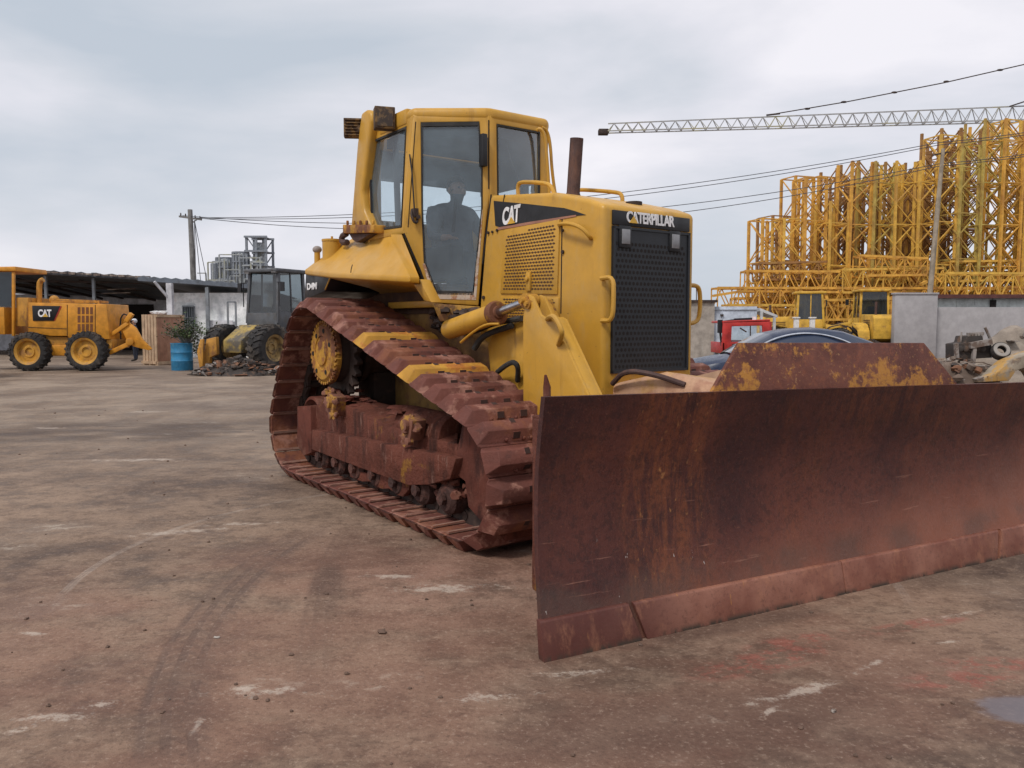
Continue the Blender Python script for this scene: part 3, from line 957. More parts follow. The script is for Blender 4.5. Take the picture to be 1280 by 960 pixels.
# fender and tank
FYo = .22
E0, E1, E2, E3 = mY(381, 337, FYo), mY(413, 341, FYo), mY(512, 346, FYo + .03), mY(524, 347, FYo + .12)
T0, T1 = mhit(502, 293, (nD.x, nD.y, 0), dd + .02), mY(486, 293, SY + .02)
T2, T3 = mY(440, 298, SY + .06), mY(396, 326, SY - .1)
zb = .04
fd = MB()
dn = V((0, 0, -.045))
fd.add([E0, E1, E2, E3, T0, T1, T2, T3], [(0, 1, 6, 7), (1, 2, 5, 6), (2, 3, 4, 5)])
fd.add([E0, E1, E2, E3, E3 + dn, E2 + dn, E1 + dn, E0 + dn], [(0, 7, 6, 1), (1, 6, 5, 2), (2, 5, 4, 3)])
ib = [V((E0.x, .86, 1.80)), V((E1.x, .86, 1.80)), V((-1.25, .80, 1.80)), V((-1.08, .60, 1.82))]
fd.add([E0 + dn, E1 + dn, E2 + dn, E3 + dn] + ib, [(0, 4, 5, 1), (1, 5, 6, 2), (2, 6, 7, 3)])
back = [V((E0.x, .86, T3.z)), V((E0.x, .86, 1.80))]
fd.add([E0, T3, back[0], back[1], E0 + dn], [(0, 1, 2, 3, 4)])
fd.add([T3, T2, V((T2.x - .3, 1.3, T2.z - .02)), V((E0.x, 1.3, T3.z))], [(0, 1, 2, 3)])
fen = obj('fender', fd, M_fender, DZ, bevel=.012, seg=3, ang=.5)
crk = MB()
crk.tube([mY(438.5, 341, FYo - .004), mY(439, 336, FYo - .004), mY(440.5, 331, FYo + .02)], .004, 5)
obj('crack', crk, M_hole, fen)
tb = MB()
tb.prism([mY(382, 342, FYo + .03), mY(413, 344, FYo + .03), mY(406, 364, FYo + .03), mY(380, 376, FYo + .03)], (0, .6, 0))
tk = obj('rear_tank', tb, M_black, DZ, bevel=.01)
tb = MB(); tb.tube([mY(414, 344, FYo + .02), mY(406.5, 362, FYo + .02)], .008, 6); obj('tank_trim', tb, M_yel_dirty, tk)
l0, l1 = mY(384, 357.5, FYo + .024), mY(396, 358, FYo + .024)
put_text('lettering', 'D4M', M_white, tk, (l0 + l1) / 2, (1, 0, 0), (0, 0, 1), (l1 - l0).length, mY(390, 353, FYo).z - mY(390, 361.5, FYo).z, bold=.03)
# strut triangle under the door corner
tp = MB(); tp.prism([mY(512, 349, .36), mY(524, 349, .36), mY(539, 378, .40), mY(530, 376, .40)], (0, .10, 0)); obj('fender_brace', tp, M_yel, DZ, bevel=.008)
# panel behind fender, the recess shade painted into its dark brown colour
rc = MB(); rc.prism([(-2.5, .84, 1.60), (-1.15, .84, 1.60), (-1.15, .84, 1.86), (-2.5, .84, 1.86)], (0, .02, 0)); obj('recess_panel', rc, weathered('recess_shade', (.12, .06, .03), [((.05, .025, .02), 3, .4, .6, None, .8)], rough=.8), DZ)
fc = MB(); p0, p1 = mY(415, 326, .42), mY(415, 302, .42); fc.cyl(p0 - V((0, 0, .14)), p1, .088, .093, 20); fc.cyl(p1, p1 + V((0, 0, .02)), .098, n=20); fc.cyl(p1, p1 + V((0, 0, .05)), .012, n=6)
obj('filler_neck', fc, M_yel, fen)
bc = MB(); p0, p1 = mY(396.5, 334, .34), mY(396.5, 312, .34); bc.cyl(p0 - V((0, 0, .10)), p1, .029, n=12)
br = obj('breather', bc, M_yel, fen)
bc = MB(); bc.ball(p1, .046, 12, sc=(1, 1, .8)); obj('breather_cap', bc, weathered('grey_cap', (.28, .24, .22), rough=.6), br)

# ---- blade lift cylinder, bracket
def cyY(px, py, y=.64): return mY(px, py, y)
q0, q1, q2 = cyY(562, 412), cyY(619, 392), cyY(662, 376)
dcy = (q1 - q0).normalized()
cy = MB(); cy.cyl(q0, q1, .078, n=24); cy.cyl(q0 - dcy * .05, q0, .055, .078, 24)
cyo = obj('lift_cylinder', cy, M_yel, DZ, bevel=.008)
cy = MB(); cy.lathe([(.03, .0), (.088, .0), (.092, .015), (.092, .05), (.08, .06), (.05, .06), (.045, .075), (.032, .075)], q1 - dcy * .02, dcy, 24); obj('gland', cy, M_yel_rust, cyo)
cy = MB(); cy.cyl(q1, q2, .033, n=16); obj('piston_rod', cy, M_chrome, cyo)
cy = MB(); cy.cyl(q2 + V((0, -.05, 0)), q2 + V((0, .05, 0)), .05, n=16); cy.cyl(q2 + V((0, -.085, 0)), q2 + V((0, .09, 0)), .022, n=10); obj('rod_eye', cy, M_yel_rust, cyo)
YB = .60
bp = MB()
PL = [(656, 374), (660, 368), (666, 371), (671, 383), (675.5, 393), (681, 397), (687, 396), (692, 399), (737, 497), (765, 560), (654, 560), (653.6, 398)]
bp.prism([mY(px, py, YB) for px, py in PL], (0, .022, 0))
bp.prism([mY(px, py, YB) + V((0, .10, 0)) for px, py in PL], (0, .022, 0))
fr_ = [mY(px, py, YB) for px, py in ((688, 396), (692, 399), (737, 497), (765, 560), (757, 560), (684, 400))]
bp.prism([p + V((0, .02, 0)) for p in fr_], (0, .085, 0))
brk = obj('lift_bracket', bp, M_yel, DZ, bevel=.006)
rail('grab_handle', [mY(684, 399, YB), mY(688, 395, YB - .06), mY(694, 396, YB - .07), mY(701, 410, YB - .07), mY(703, 418, YB - .06), mY(698, 431, YB)], .017, parent=brk)
p = mY(660.5, 380, YB)
b = MB(); b.cyl(p, p + V((0, -.015, 0)), .035, n=14); b.cyl(p, p + V((0, -.03, 0)), .018, n=8); obj('pin', b, M_yel_rust, brk)
# second bracket plate between this bracket and the hood
bp = MB(); bp.prism([mY(*q, .80) for q in ((678, 373), (683, 373), (692, 394), (702, 418), (690, 418), (680, 400))], (0, .05, 0)); obj('inner_bracket', bp, M_yel_dirty, DZ, bevel=.006)
rail('hydraulic_hose', [mY(576, 428, .58), mY(590, 416, .56), mY(607, 405, .56), mY(624, 405, .60)], .010, mat=M_fender)
rail('hydraulic_hose', [mY(593, 436, .7), mY(600, 424, .7), mY(612, 416, .72), mY(640, 407, .76)], .024, mat=M_blk_rub)
rail('hydraulic_hose', [mY(585, 416, .74), mY(600, 412, .74), mY(617, 404, .76), mY(652, 398, .78)], .022, mat=M_blk_rub)
rail('hydraulic_hose', [mY(622, 465, .74), mY(633, 456, .70), mY(642, 452, .70), mY(648, 458, .72), mY(647, 476, .78)], .020, mat=M_blk_rub)
ms = MB(); rs = random.Random(9)
for q in range(40):
    px, py = rs.uniform(543, 610), rs.uniform(388, 414)
    ms.ball(mY(px, py, rs.uniform(.70, .85)), rs.uniform(.02, .06), 8, sc=(1.4, 1, .6), rough=.9, seed=q)
ms.bar(mY(545, 398, .84), mY(600, 396, .84), .03)
obj('grimy_linkage', ms, M_dark, DZ)

# ---- push frame
pf = MB()
pf.prism([mX(0, 0, 0) * 0 + V(p) for p in ((.80, 1.02, 1.10), (1.25, 1.10, 1.15), (1.85, 1.16, 1.10), (1.85, 1.62, 1.10), (1.25, 1.72, 1.15), (.80, 1.80, 1.10))], (0, 0, -.25))
cf = obj('push_frame', pf, M_slab, DZ, bevel=.05, seg=3)
pf = MB()
for s_ in (lambda p: V(p), mir):
    pf.prism([s_(p) for p in ((.2, .80, .55), (1.9, .95, .45), (1.9, .95, .25), (.2, .80, .33))], s_((0, .12, 0)) - s_((0, 0, 0)))
pf.box((1.8, YC, .38), (.25, 1.1, .3)); pf.box((1.95, YC, .7), (.25, .4, .8))
obj('push_arms', pf, M_mudy, DZ, bevel=.015)
rail('hydraulic_hose', [(.86, 1.0, 1.10), (1.0, .98, 1.20), (1.2, 1.05, 1.18), (1.4, 1.12, 1.12)], .018, mat=M_pipe)

# ---- blade: own frame, x along the blade from the near end, y towards the viewer, z up
bo = gnd(670, 828); be = gnd(1280, 690)
bd = (be - bo).normalized(); bo = bo + bd * .042
BL = 3.90
ball_ = math.atan2(bd.y, bd.x)
bl_world = Matrix.Translation(bo) @ Matrix.Rotation(ball_, 4, 'Z')
dzM = Matrix.Translation(dz_loc) @ Matrix.Rotation(-(math.pi / 2 - YAW), 4, 'Z')


def bobj(name, mb, mats, parent, first=False, bevel=0, seg=2, ang=.6):
    mb.xform(Matrix.Diagonal((1, -1, 1, 1)))
    me = mb.mesh(name, mats, bevel, seg, ang)
    o = bpy.data.objects.new(name, me); COL.objects.link(o); o.parent = parent
    if first: o.matrix_local = dzM.inverted() @ bl_world
    return o


def hz(s): return 1.185 - .062 * (s / BL)        # top edge drops slightly towards the far end


bprof = [(.0, .002), (-.045, .21), (-.082, .36), (-.105, .52), (-.112, .68), (-.095, .84), (-.055, 1.0), (.0, 1.185)]


def M_bladef():
    t = NT('rusted_blade_face'); P = t.coords('obj')
    sx = t.n('ShaderNodeSeparateXYZ'); t.l(P, sx.inputs[0]); x, z = sx.outputs[0], sx.outputs[2]
    n1 = t.noise(P, 1.1, 8, .62, (1, 1, 1.2))
    c = t.mix(t.ramp(n1, .35, .65), (.046, .0125, .0115), (.108, .030, .020))
    # vertical scoured rust bands
    n2 = t.noise(P, 22, 7, .75, (1, .1, .16), 3)
    band = t.math('MULTIPLY', t.ramp(x, .42, .6), t.ramp(x, 1.12, .92))
    n3 = t.noise(P, 2.0, 5, .6, (1, 1, .35), 9)
    far = t.math('MULTIPLY', t.ramp(n3, .50, .66), .5)
    m = t.math('MULTIPLY', t.math('MAXIMUM', t.math('MULTIPLY', band, .9), far), t.ramp(n2, .38, .62))
    c = t.mix(t.math('MULTIPLY', m, .75), c, (.20, .058, .020))
    fs_ = t.ramp(t.noise(P, 60, 6, .75, (1, .1, .22), 61), .54, .66)
    c = t.mix(t.math('MULTIPLY', fs_, .25), c, (.17, .055, .030))
    fk = t.ramp(t.noise(P, 26, 6, .8, None, 71), .52, .40)
    c = t.mix(t.math('MULTIPLY', fk, .45), c, (.020, .008, .008))
    spk = t.math('MULTIPLY', t.ramp(t.noise(P, 34, 6, .7, (1, 1, .45), 21), .60, .72), t.math('MULTIPLY', band, .7))
    c = t.mix(spk, c, (.42, .19, .06))
    # dried pale red soil on the lower face
    n4 = t.noise(P, 1.6, 7, .6, (1, 1, 1), 31)
    lim = t.math('ADD', t.math('MULTIPLY', x, .14), .06)
    d = t.math('SUBTRACT', t.math('ADD', lim, t.math('MULTIPLY', n4, .45)), z)
    dust = t.ramp(d, -.02, .55)
    c = t.mix(t.math('MULTIPLY', dust, .72), c, (.29, .108, .064))
    sc_ = t.ramp(t.noise(P, 48, 4, .6, (.06, 1, 1.1), 81), .66, .72)
    c = t.mix(t.math('MULTIPLY', t.math('MULTIPLY', sc_, t.ramp(z, .95, .45)), .45), c, (.34, .16, .11))
    s2_ = t.ramp(t.noise(P, 70, 4, .6, (1, 1, .05), 91), .67, .73)
    c = t.mix(t.math('MULTIPLY', s2_, .35), c, (.020, .008, .008))
    s3_ = t.ramp(t.noise(P, 55, 7, .8, None, 95), .58, .64)
    c = t.mix(t.math('MULTIPLY', s3_, .40), c, (.19, .075, .040))
    # green grey tide line above the cutting edge
    g = t.math('MULTIPLY', t.ramp(z, .36, .25), t.ramp(t.noise(P, 2.5, 6, .6, None, 17), .38, .6))
    c = t.mix(t.math('MULTIPLY', g, .5), c, (.075, .05, .04))
    ro = t.ramp(t.noise(P, 6, 6, .6, None, 41), .35, .7, .46, .75)
    # paint nicks
    nk = t.ramp(t.noise(P, 26, 3, .5, (1, 1, .4), 47), .715, .735)
    nk = t.math('MULTIPLY', nk, t.math('MULTIPLY', t.ramp(z, .55, .3), t.ramp(x, 1.6, .6)))
    c = t.mix(nk, c, (.5, .45, .42))
    bmp = t.noise(P, 70, 8, .75, (1, 1, .5), 51)
    t.bsdf(c, ro, 0, bmp, .7, .006, .4)
    return t.mat


def M_edgef():
    t = NT('worn_cutting_edge'); P = t.coords('obj')
    sx = t.n('ShaderNodeSeparateXYZ'); t.l(P, sx.inputs[0]); x, z = sx.outputs[0], sx.outputs[2]
    n1 = t.noise(P, 2.2, 8, .6)
    c = t.mix(t.ramp(n1, .35, .65), (.17, .058, .038), (.30, .135, .092))
    c = t.mix(t.math('MULTIPLY', t.ramp(x, 1.0, .45), .8), c, (.075, .021, .018))
    c = t.mix(t.math('MULTIPLY', t.ramp(t.noise(P, 10, 8, .7, (1, 1, .4), 9), .5, .68), .5), c, (.34, .15, .085))
    c = t.mix(t.math('MULTIPLY', t.ramp(z, .035, .0), t.ramp(t.noise(P, 7, 6, .7, (1, 1, .2), 19), .42, .56)), c, (.05, .04, .03))
    sc = t.math('MULTIPLY', t.ramp(t.noise(P, 16, 3, .5, (1.6, 1, .12), 27), .70, .73), t.ramp(x, 1.5, .9))
    c = t.mix(t.math('MULTIPLY', sc, .8), c, (.48, .22, .04))
    c = t.mix(t.math('MULTIPLY', t.ramp(t.noise(P, 38, 7, .8, None, 29), .52, .62), .45), c, (.09, .035, .026))
    t.bsdf(c, .6, 0, t.noise(P, 60, 8, .7, None, 33), .4, .004, .35)
    return t.mat


MB_face, MB_edge = M_bladef(), M_edgef()
NS = 40
bf = MB()
front, back_ = [], []
for i in range(NS + 1):
    s_ = BL * i / NS
    for (n_, z) in bprof:
        zz = z if z < 1.1 else hz(s_)
        if z >= .9 and z < 1.1: zz = z * hz(s_) / 1.185
        in_ = .028 * math.sin(math.pi * min(1, max(0, (z - .1) / 1.05)))
        sx_ = s_ + (in_ if i == 0 else (-in_ if i == NS else 0))
        front.append(V((sx_, n_, zz))); back_.append(V((sx_, n_ - .035, zz)))
K = len(bprof)
N_ = len(front)
fs = []
for i in range(NS):
    for j in range(K - 1):
        a_ = i * K + j
        fs.append((a_, a_ + K, a_ + K + 1, a_ + 1)); fs.append((N_ + a_, N_ + a_ + 1, N_ + a_ + K + 1, N_ + a_ + K))
    fs.append((i * K + K - 1, (i + 1) * K + K - 1, N_ + (i + 1) * K + K - 1, N_ + i * K + K - 1))
    fs.append((i * K, N_ + i * K, N_ + (i + 1) * K, (i + 1) * K))
for j in range(K - 1):
    fs.append((j, j + 1, N_ + j + 1, N_ + j)); e_ = NS * K
    fs.append((e_ + j, N_ + e_ + j, N_ + e_ + j + 1, e_ + j + 1))
bf.add(front + back_, fs)
blade = bobj('blade', bf, MB_face, DZ, True, ang=.9)
blade['label'] = 'wide curved rusty blade with a pale worn bottom edge'


def strip(s0, s1, lean0=0., lean1=0.):
    """plate bolted on the lower front of the blade between two stations"""
    b = MB(); n_ = 10; ps = []
    for k, (nn, z) in enumerate(((.022, .0), (-.014, .168), (-.022, .176), (-.05, .176), (-.03, .0))):
        row = []
        for i in range(n_ + 1):
            s_ = s0 + (s1 - s0) * i / n_
            if i == 0: s_ += lean0 * (z / .18)
            if i == n_: s_ += lean1 * (z / .18)
            row.append(V((s_, nn, z)))
        ps += row
    fs_ = []
    m_ = n_ + 1
    for k in range(4):
        for i in range(n_): fs_.append((k * m_ + i, k * m_ + i + 1, (k + 1) * m_ + i + 1, (k + 1) * m_ + i))
    for i in range(n_): fs_.append((4 * m_ + i, 4 * m_ + i + 1, i + 1, i))
    fs_.append(tuple(k * m_ for k in range(5))); fs_.append(tuple(k * m_ + n_ for k in range(5)))
    return b.add(ps, fs_)


bobj('end_bit', strip(-.012, .53, 0, -.06), MB_edge, blade, bevel=.003)
bobj('cutting_edge', strip(.56, 1.93, -.06, 0), MB_edge, blade, bevel=.003)
bobj('cutting_edge', strip(1.936, 3.34, 0, .06), MB_edge, blade, bevel=.003)
bobj('end_bit', strip(3.37, BL + .012, .06, 0), MB_edge, blade, bevel=.003)
def M_spillf():
    t = NT('peeled_yellow_rust'); P = t.coords('obj')
    sx = t.n('ShaderNodeSeparateXYZ'); t.l(P, sx.inputs[0]); z = sx.outputs[2]
    c = t.mix(t.ramp(t.noise(P, 3, 6, .6), .35, .65), (.085, .026, .019), (.15, .052, .035))
    low = t.ramp(z, 1.36, 1.15, .0, .05)
    f = t.ramp(t.math('ADD', t.noise(P, 5.5, 8, .72, None, 7), low), .53, .61)
    c = t.mix(t.math('MULTIPLY', f, .85), c, (.44, .20, .035))
    c = t.mix(t.math('MULTIPLY', t.ramp(t.noise(P, 24, 6, .72, None, 17), .50, .62), .6), c, (.20, .065, .035))
    c = t.mix(t.math('MULTIPLY', t.ramp(t.noise(P, 40, 4, .7, None, 27), .60, .70), .5), c, (.50, .28, .12))
    t.bsdf(c, .7, 0, t.noise(P, 60, 8, .7, None, 33), .7, .006, .35)
    return t.mat


M_spill = M_spillf()
sp_ = MB(); sp_.prism([(.97, -.03, hz(.97) - .012), (2.95, -.03, hz(2.95) - .012), (2.665, -.075, 1.392), (1.195, -.075, 1.408)], (0, -.025, 0))
bobj('spill_guard', sp_, M_spill, blade, bevel=.005)
rb = MB()
for z, h_ in ((.30, .22), (.98, .16)): rb.box((BL / 2, -.26, z), (BL - .3, .26, h_))
for s_ in (.15, 1.2, 1.95, 2.7, 3.75): rb.box((s_, -.24, .62), (.03, .24, .85))
rb.box((BL / 2, -.45, .62), (.5, .3, .5))
bobj('blade_rib', rb, M_mudy, blade, bevel=.01)
rb = MB(); rb.tube([(.07, -.10, 1.0), (.068, -.10, 1.22), (.06, -.10, 1.275)], [.018, .018, .006], 8); bobj('marker_spike', rb, M_mud, blade)
# ================================================================== GROUND
def ground_mat():
    t = NT('oily_yard_dirt'); P = t.coords()
    sx = t.n('ShaderNodeSeparateXYZ'); t.l(P, sx.inputs[0]); X, Y = sx.outputs[0], sx.outputs[1]

    def ell(px, py, rx, ry, deg=0):
        """soft mask round a spot of the ground, 1 in its middle"""
        g = gnd(px, py)
        mp_ = t.n('ShaderNodeMapping', vector_type='TEXTURE'); t.l(P, mp_.inputs[0])
        mp_.inputs['Location'].default_value = (g.x, g.y, 0); mp_.inputs['Rotation'].default_value = (0, 0, R(deg))
        mp_.inputs['Scale'].default_value = (rx, ry, 1)
        gr = t.n('ShaderNodeTexGradient', gradient_type='SPHERICAL'); t.l(mp_.outputs[0], gr.inputs[0])
        return gr.outputs[0]
    M_ = lambda *a: t.math('MULTIPLY', *a)
    n1 = t.noise(P, .55, 6, .66, (1, .85, 1), 2, .3)
    n2 = t.noise(P, 2.4, 6, .70, None, 12)
    n3 = t.noise(P, .17, 4, .55, (1, 1.5, 1), 22)
    n4 = t.noise(P, 11, 5, .72, (.85, 1.2, 1), 42)
    n5 = t.noise(P, 48, 4, .75, None, 52)
    n6 = t.noise(P, 1.1, 5, .62, (.7, 1.3, 1), 62)
    c = t.mix(t.ramp(n1, .36, .64), (.096, .060, .043), (.238, .160, .110))
    c = t.mix(M_(t.ramp(n2, .42, .62), .55), c, (.29, .20, .142))
    c = t.mix(M_(t.ramp(n2, .50, .36), .5), c, (.075, .050, .038))
    c = t.mix(M_(t.ramp(n4, .50, .38), .50), c, (.080, .050, .036))
    c = t.mix(M_(t.ramp(n4, .54, .66), .35), c, (.33, .235, .17))
    c = t.mix(M_(t.ramp(n6, .52, .66), .40), c, (.30, .215, .155))
    far = t.ramp(Y, 5.0, 13)
    c = t.mix(M_(far, .55), c, t.mix(t.ramp(n1, .35, .65), (.175, .130, .095), (.345, .280, .215)))
    red = M_(t.ramp(ell(560, 800, 3.6, 2.8), .0, .55), t.ramp(n6, .32, .62))
    c = t.mix(M_(red, .50), c, (.21, .098, .066))
    red = M_(t.ramp(ell(640, 730, 1.6, .8, 0), .0, .6), t.ramp(n2, .35, .6))
    c = t.mix(M_(red, .42), c, (.30, .165, .12))
    dk = M_(t.ramp(n3, .50, .62), t.ramp(n2, .25, .6))
    c = t.mix(M_(dk, .42), c, (.070, .044, .034))
    acc = None
    for (px, py, rx, ry, dg, am) in ((120, 540, 4.6, 1.6, 4, .9), (300, 640, 1.2, .5, 0, .4), (410, 735, .14, .6, 12, .7), (930, 780, .8, .12, 25, .6), (1240, 700, 1.6, .5, 20, .6), (80, 690, 1.5, .35, 0, .4), (860, 900, 1.0, .3, 10, .35)):
        e = M_(t.ramp(ell(px, py, rx, ry, dg), .0, .6), am); acc = e if acc is None else t.math('MAXIMUM', acc, e)
    c = t.mix(M_(M_(acc, t.ramp(n6, .3, .6)), .85), c, (.060, .040, .032))
    acc = None
    for (px, py, rx, ry, dg) in ((960, 825, .55, .14, 25), (1200, 850, .35, .12, 10), (1000, 800, .4, .08, 20), (1150, 780, .5, .08, 20), (1240, 830, .3, .1, 0)):
        e = ell(px, py, rx, ry, dg); acc = e if acc is None else t.math('MAXIMUM', acc, e)
    c = t.mix(M_(M_(t.ramp(acc, .0, .6), t.ramp(n4, .44, .58)), .6), c, (.27, .075, .055))
    # chalky scuffs
    sc = M_(t.ramp(n6, .60, .70), t.ramp(n4, .50, .62))
    c = t.mix(M_(sc, .45), c, (.46, .40, .33))
    spots = [(45, 792, .14, .03, 0), (225, 665, .5, .10, 18), (300, 655, .5, .06, 8), (70, 895, .26, .05, 8), (15, 915, .12, .05, 30), (1000, 865, .40, .045, 24), (960, 890, .14, .03, 40), (1090, 830, .25, .03, 38),
             (1180, 803, .14, .022, 16), (1200, 768, .35, .04, 20), (620, 870, .3, .05, 10), (560, 735, .5, .10, 5), (500, 720, .4, .07, 0), (880, 770, .4, .05, 18), (60, 535, .55, .12, 0),
             (175, 575, .9, .14, 5), (180, 515, .8, .14, 0), (610, 665, .25, .07, 0), (130, 880, .16, .04, 20), (245, 910, .03, .10, 0), (330, 865, .35, .06, 0), (730, 840, .3, .04, 10)]
    acc = None
    for (px, py, rx, ry, dg) in spots:
        e = ell(px, py, rx * 1.6, ry * 2.0, dg); acc = e if acc is None else t.math('MAXIMUM', acc, e)
    sm_ = t.ramp(t.math('ADD', M_(acc, .34), t.math('ADD', M_(n4, .62), M_(n5, .38))), .72, .84)
    c = t.mix(M_(sm_, .60), c, (.50, .42, .35))

    def arc(p1, p2, p3, w, lo, hi, col, amt, bars):
        a, b, c3 = gnd(*p1), gnd(*p2), gnd(*p3)
        D = 2 * (a.x * (b.y - c3.y) + b.x * (c3.y - a.y) + c3.x * (a.y - b.y))
        ux = ((a.x ** 2 + a.y ** 2) * (b.y - c3.y) + (b.x ** 2 + b.y ** 2) * (c3.y - a.y) + (c3.x ** 2 + c3.y ** 2) * (a.y - b.y)) / D
        uy = ((a.x ** 2 + a.y ** 2) * (c3.x - b.x) + (b.x ** 2 + b.y ** 2) * (a.x - c3.x) + (c3.x ** 2 + c3.y ** 2) * (b.x - a.x)) / D
        r = math.hypot(a.x - ux, a.y - uy)
        dx, dy = t.math('SUBTRACT', X, ux), t.math('SUBTRACT', Y, uy)
        d = t.math('SUBTRACT', t.math('SQRT', t.math('ADD', M_(dx, dx), M_(dy, dy))), r)
        d = t.math('ADD', d, M_(t.math('SUBTRACT', n2, .5), w * .35))
        e = t.math('DIVIDE', t.math('ABSOLUTE', d), w)
        band = t.ramp(e, 1.0, .7)
        lim = M_(t.ramp(Y, lo, lo + .6), t.ramp(Y, hi, hi - 1.2))
        grooves = t.ramp(t.math('SINE', M_(d, 2 * math.pi / w * 1.7)), -.2, .5)
        cross = t.ramp(t.math('SINE', t.math('ADD', M_(Y, bars), M_(t.math('ABSOLUTE', d), bars * .8))), -.3, .6)
        pat = t.math('MAXIMUM', M_(grooves, .9), M_(cross, .5))
        f = M_(M_(band, lim), M_(t.ramp(n2, .34, .60), t.math('ADD', M_(pat, .6), .4)))
        return M_(f, amt), col
    arcs = [arc((345, 690), (250, 790), (215, 930), .15, 2.3, 6.2, (.080, .052, .045), .70, 75.),
            arc((455, 640), (405, 735), (395, 860), .10, 3.0, 6.5, (.095, .055, .042), .40, 60.),
            arc((60, 780), (150, 690), (480, 610), .03, 4.0, 8.5, (.42, .36, .31), .4, 20.)]
    for f, cc_ in arcs: c = t.mix(f, c, cc_)
    # grit
    c = t.mix(M_(t.ramp(n5, .54, .66), .42), c, (.060, .038, .029))
    c = t.mix(M_(t.ramp(n5, .45, .32), .38), c, (.40, .30, .23))
    pud = t.ramp(t.math('ADD', ell(1290, 888, .30, .18), t.math('ADD', M_(n2, .5), M_(n4, .5))), .72, .95)
    c = t.mix(M_(pud, .7), c, (.15, .14, .16))
    ro = t.ramp(n2, .3, .7, .62, .9)
    ro = t.mix(M_(dk, .5), ro, (.5, .5, .5))
    ro = t.mix(pud, ro, (.38, .38, .38))
    h = t.math('ADD', M_(n2, .7), t.math('ADD', M_(n4, .35), t.math('ADD', M_(n1, 1.2), M_(n5, .14))))
    h = t.math('SUBTRACT', h, M_(arcs[0][0], .25))
    t.bsdf(c, ro, 0, h, .5, .05, .3)
    for nd in t.t.nodes:
        if nd.type == 'BUMP': t.inp(nd.inputs['Strength'], M_(t.math('SUBTRACT', 1.0, pud), .5))
    return t.mat


gb = MB()
S_ = 2600
gb.add([(-S_, -60, 0), (S_, -60, 0), (S_, S_, 0), (-S_, S_, 0)], [(0, 1, 2, 3)])
gme = gb.mesh('ground', ground_mat())
go = bpy.data.objects.new('ground', gme); COL.objects.link(go); go['kind'] = 'structure'; go['label'] = 'stained brown dirt and concrete yard'

# loose stones scattered over the yard
sb = MB(); rs = random.Random(3)
for q in range(230):
    y = 2.2 + 13 * rs.random() ** 1.6; x = rs.uniform(-1, 1) * y * .72
    r_ = rs.uniform(.003, .010) * (1 + y * .06)
    if q % 30 == 0: r_ *= 2
    sb.ball((x, y, r_ * .35), r_, 6, sc=(1, rs.uniform(.7, 1.2), .6), rough=.8, seed=q)
single('loose_stones', sb, weathered('stone', (.12, .075, .055), [((.4, .36, .32), 3, .6, .66, None, .9)], rough=.9), 'small loose stones and crumbs of dirt scattered over the yard', 'gravel', (0, 6, 0), kind='stuff')


# ================================================================== PEOPLE
SKIN = plain('skin', (.36, .20, .14), .55)
HAIR = plain('dark_hair', (.02, .016, .014), .7)


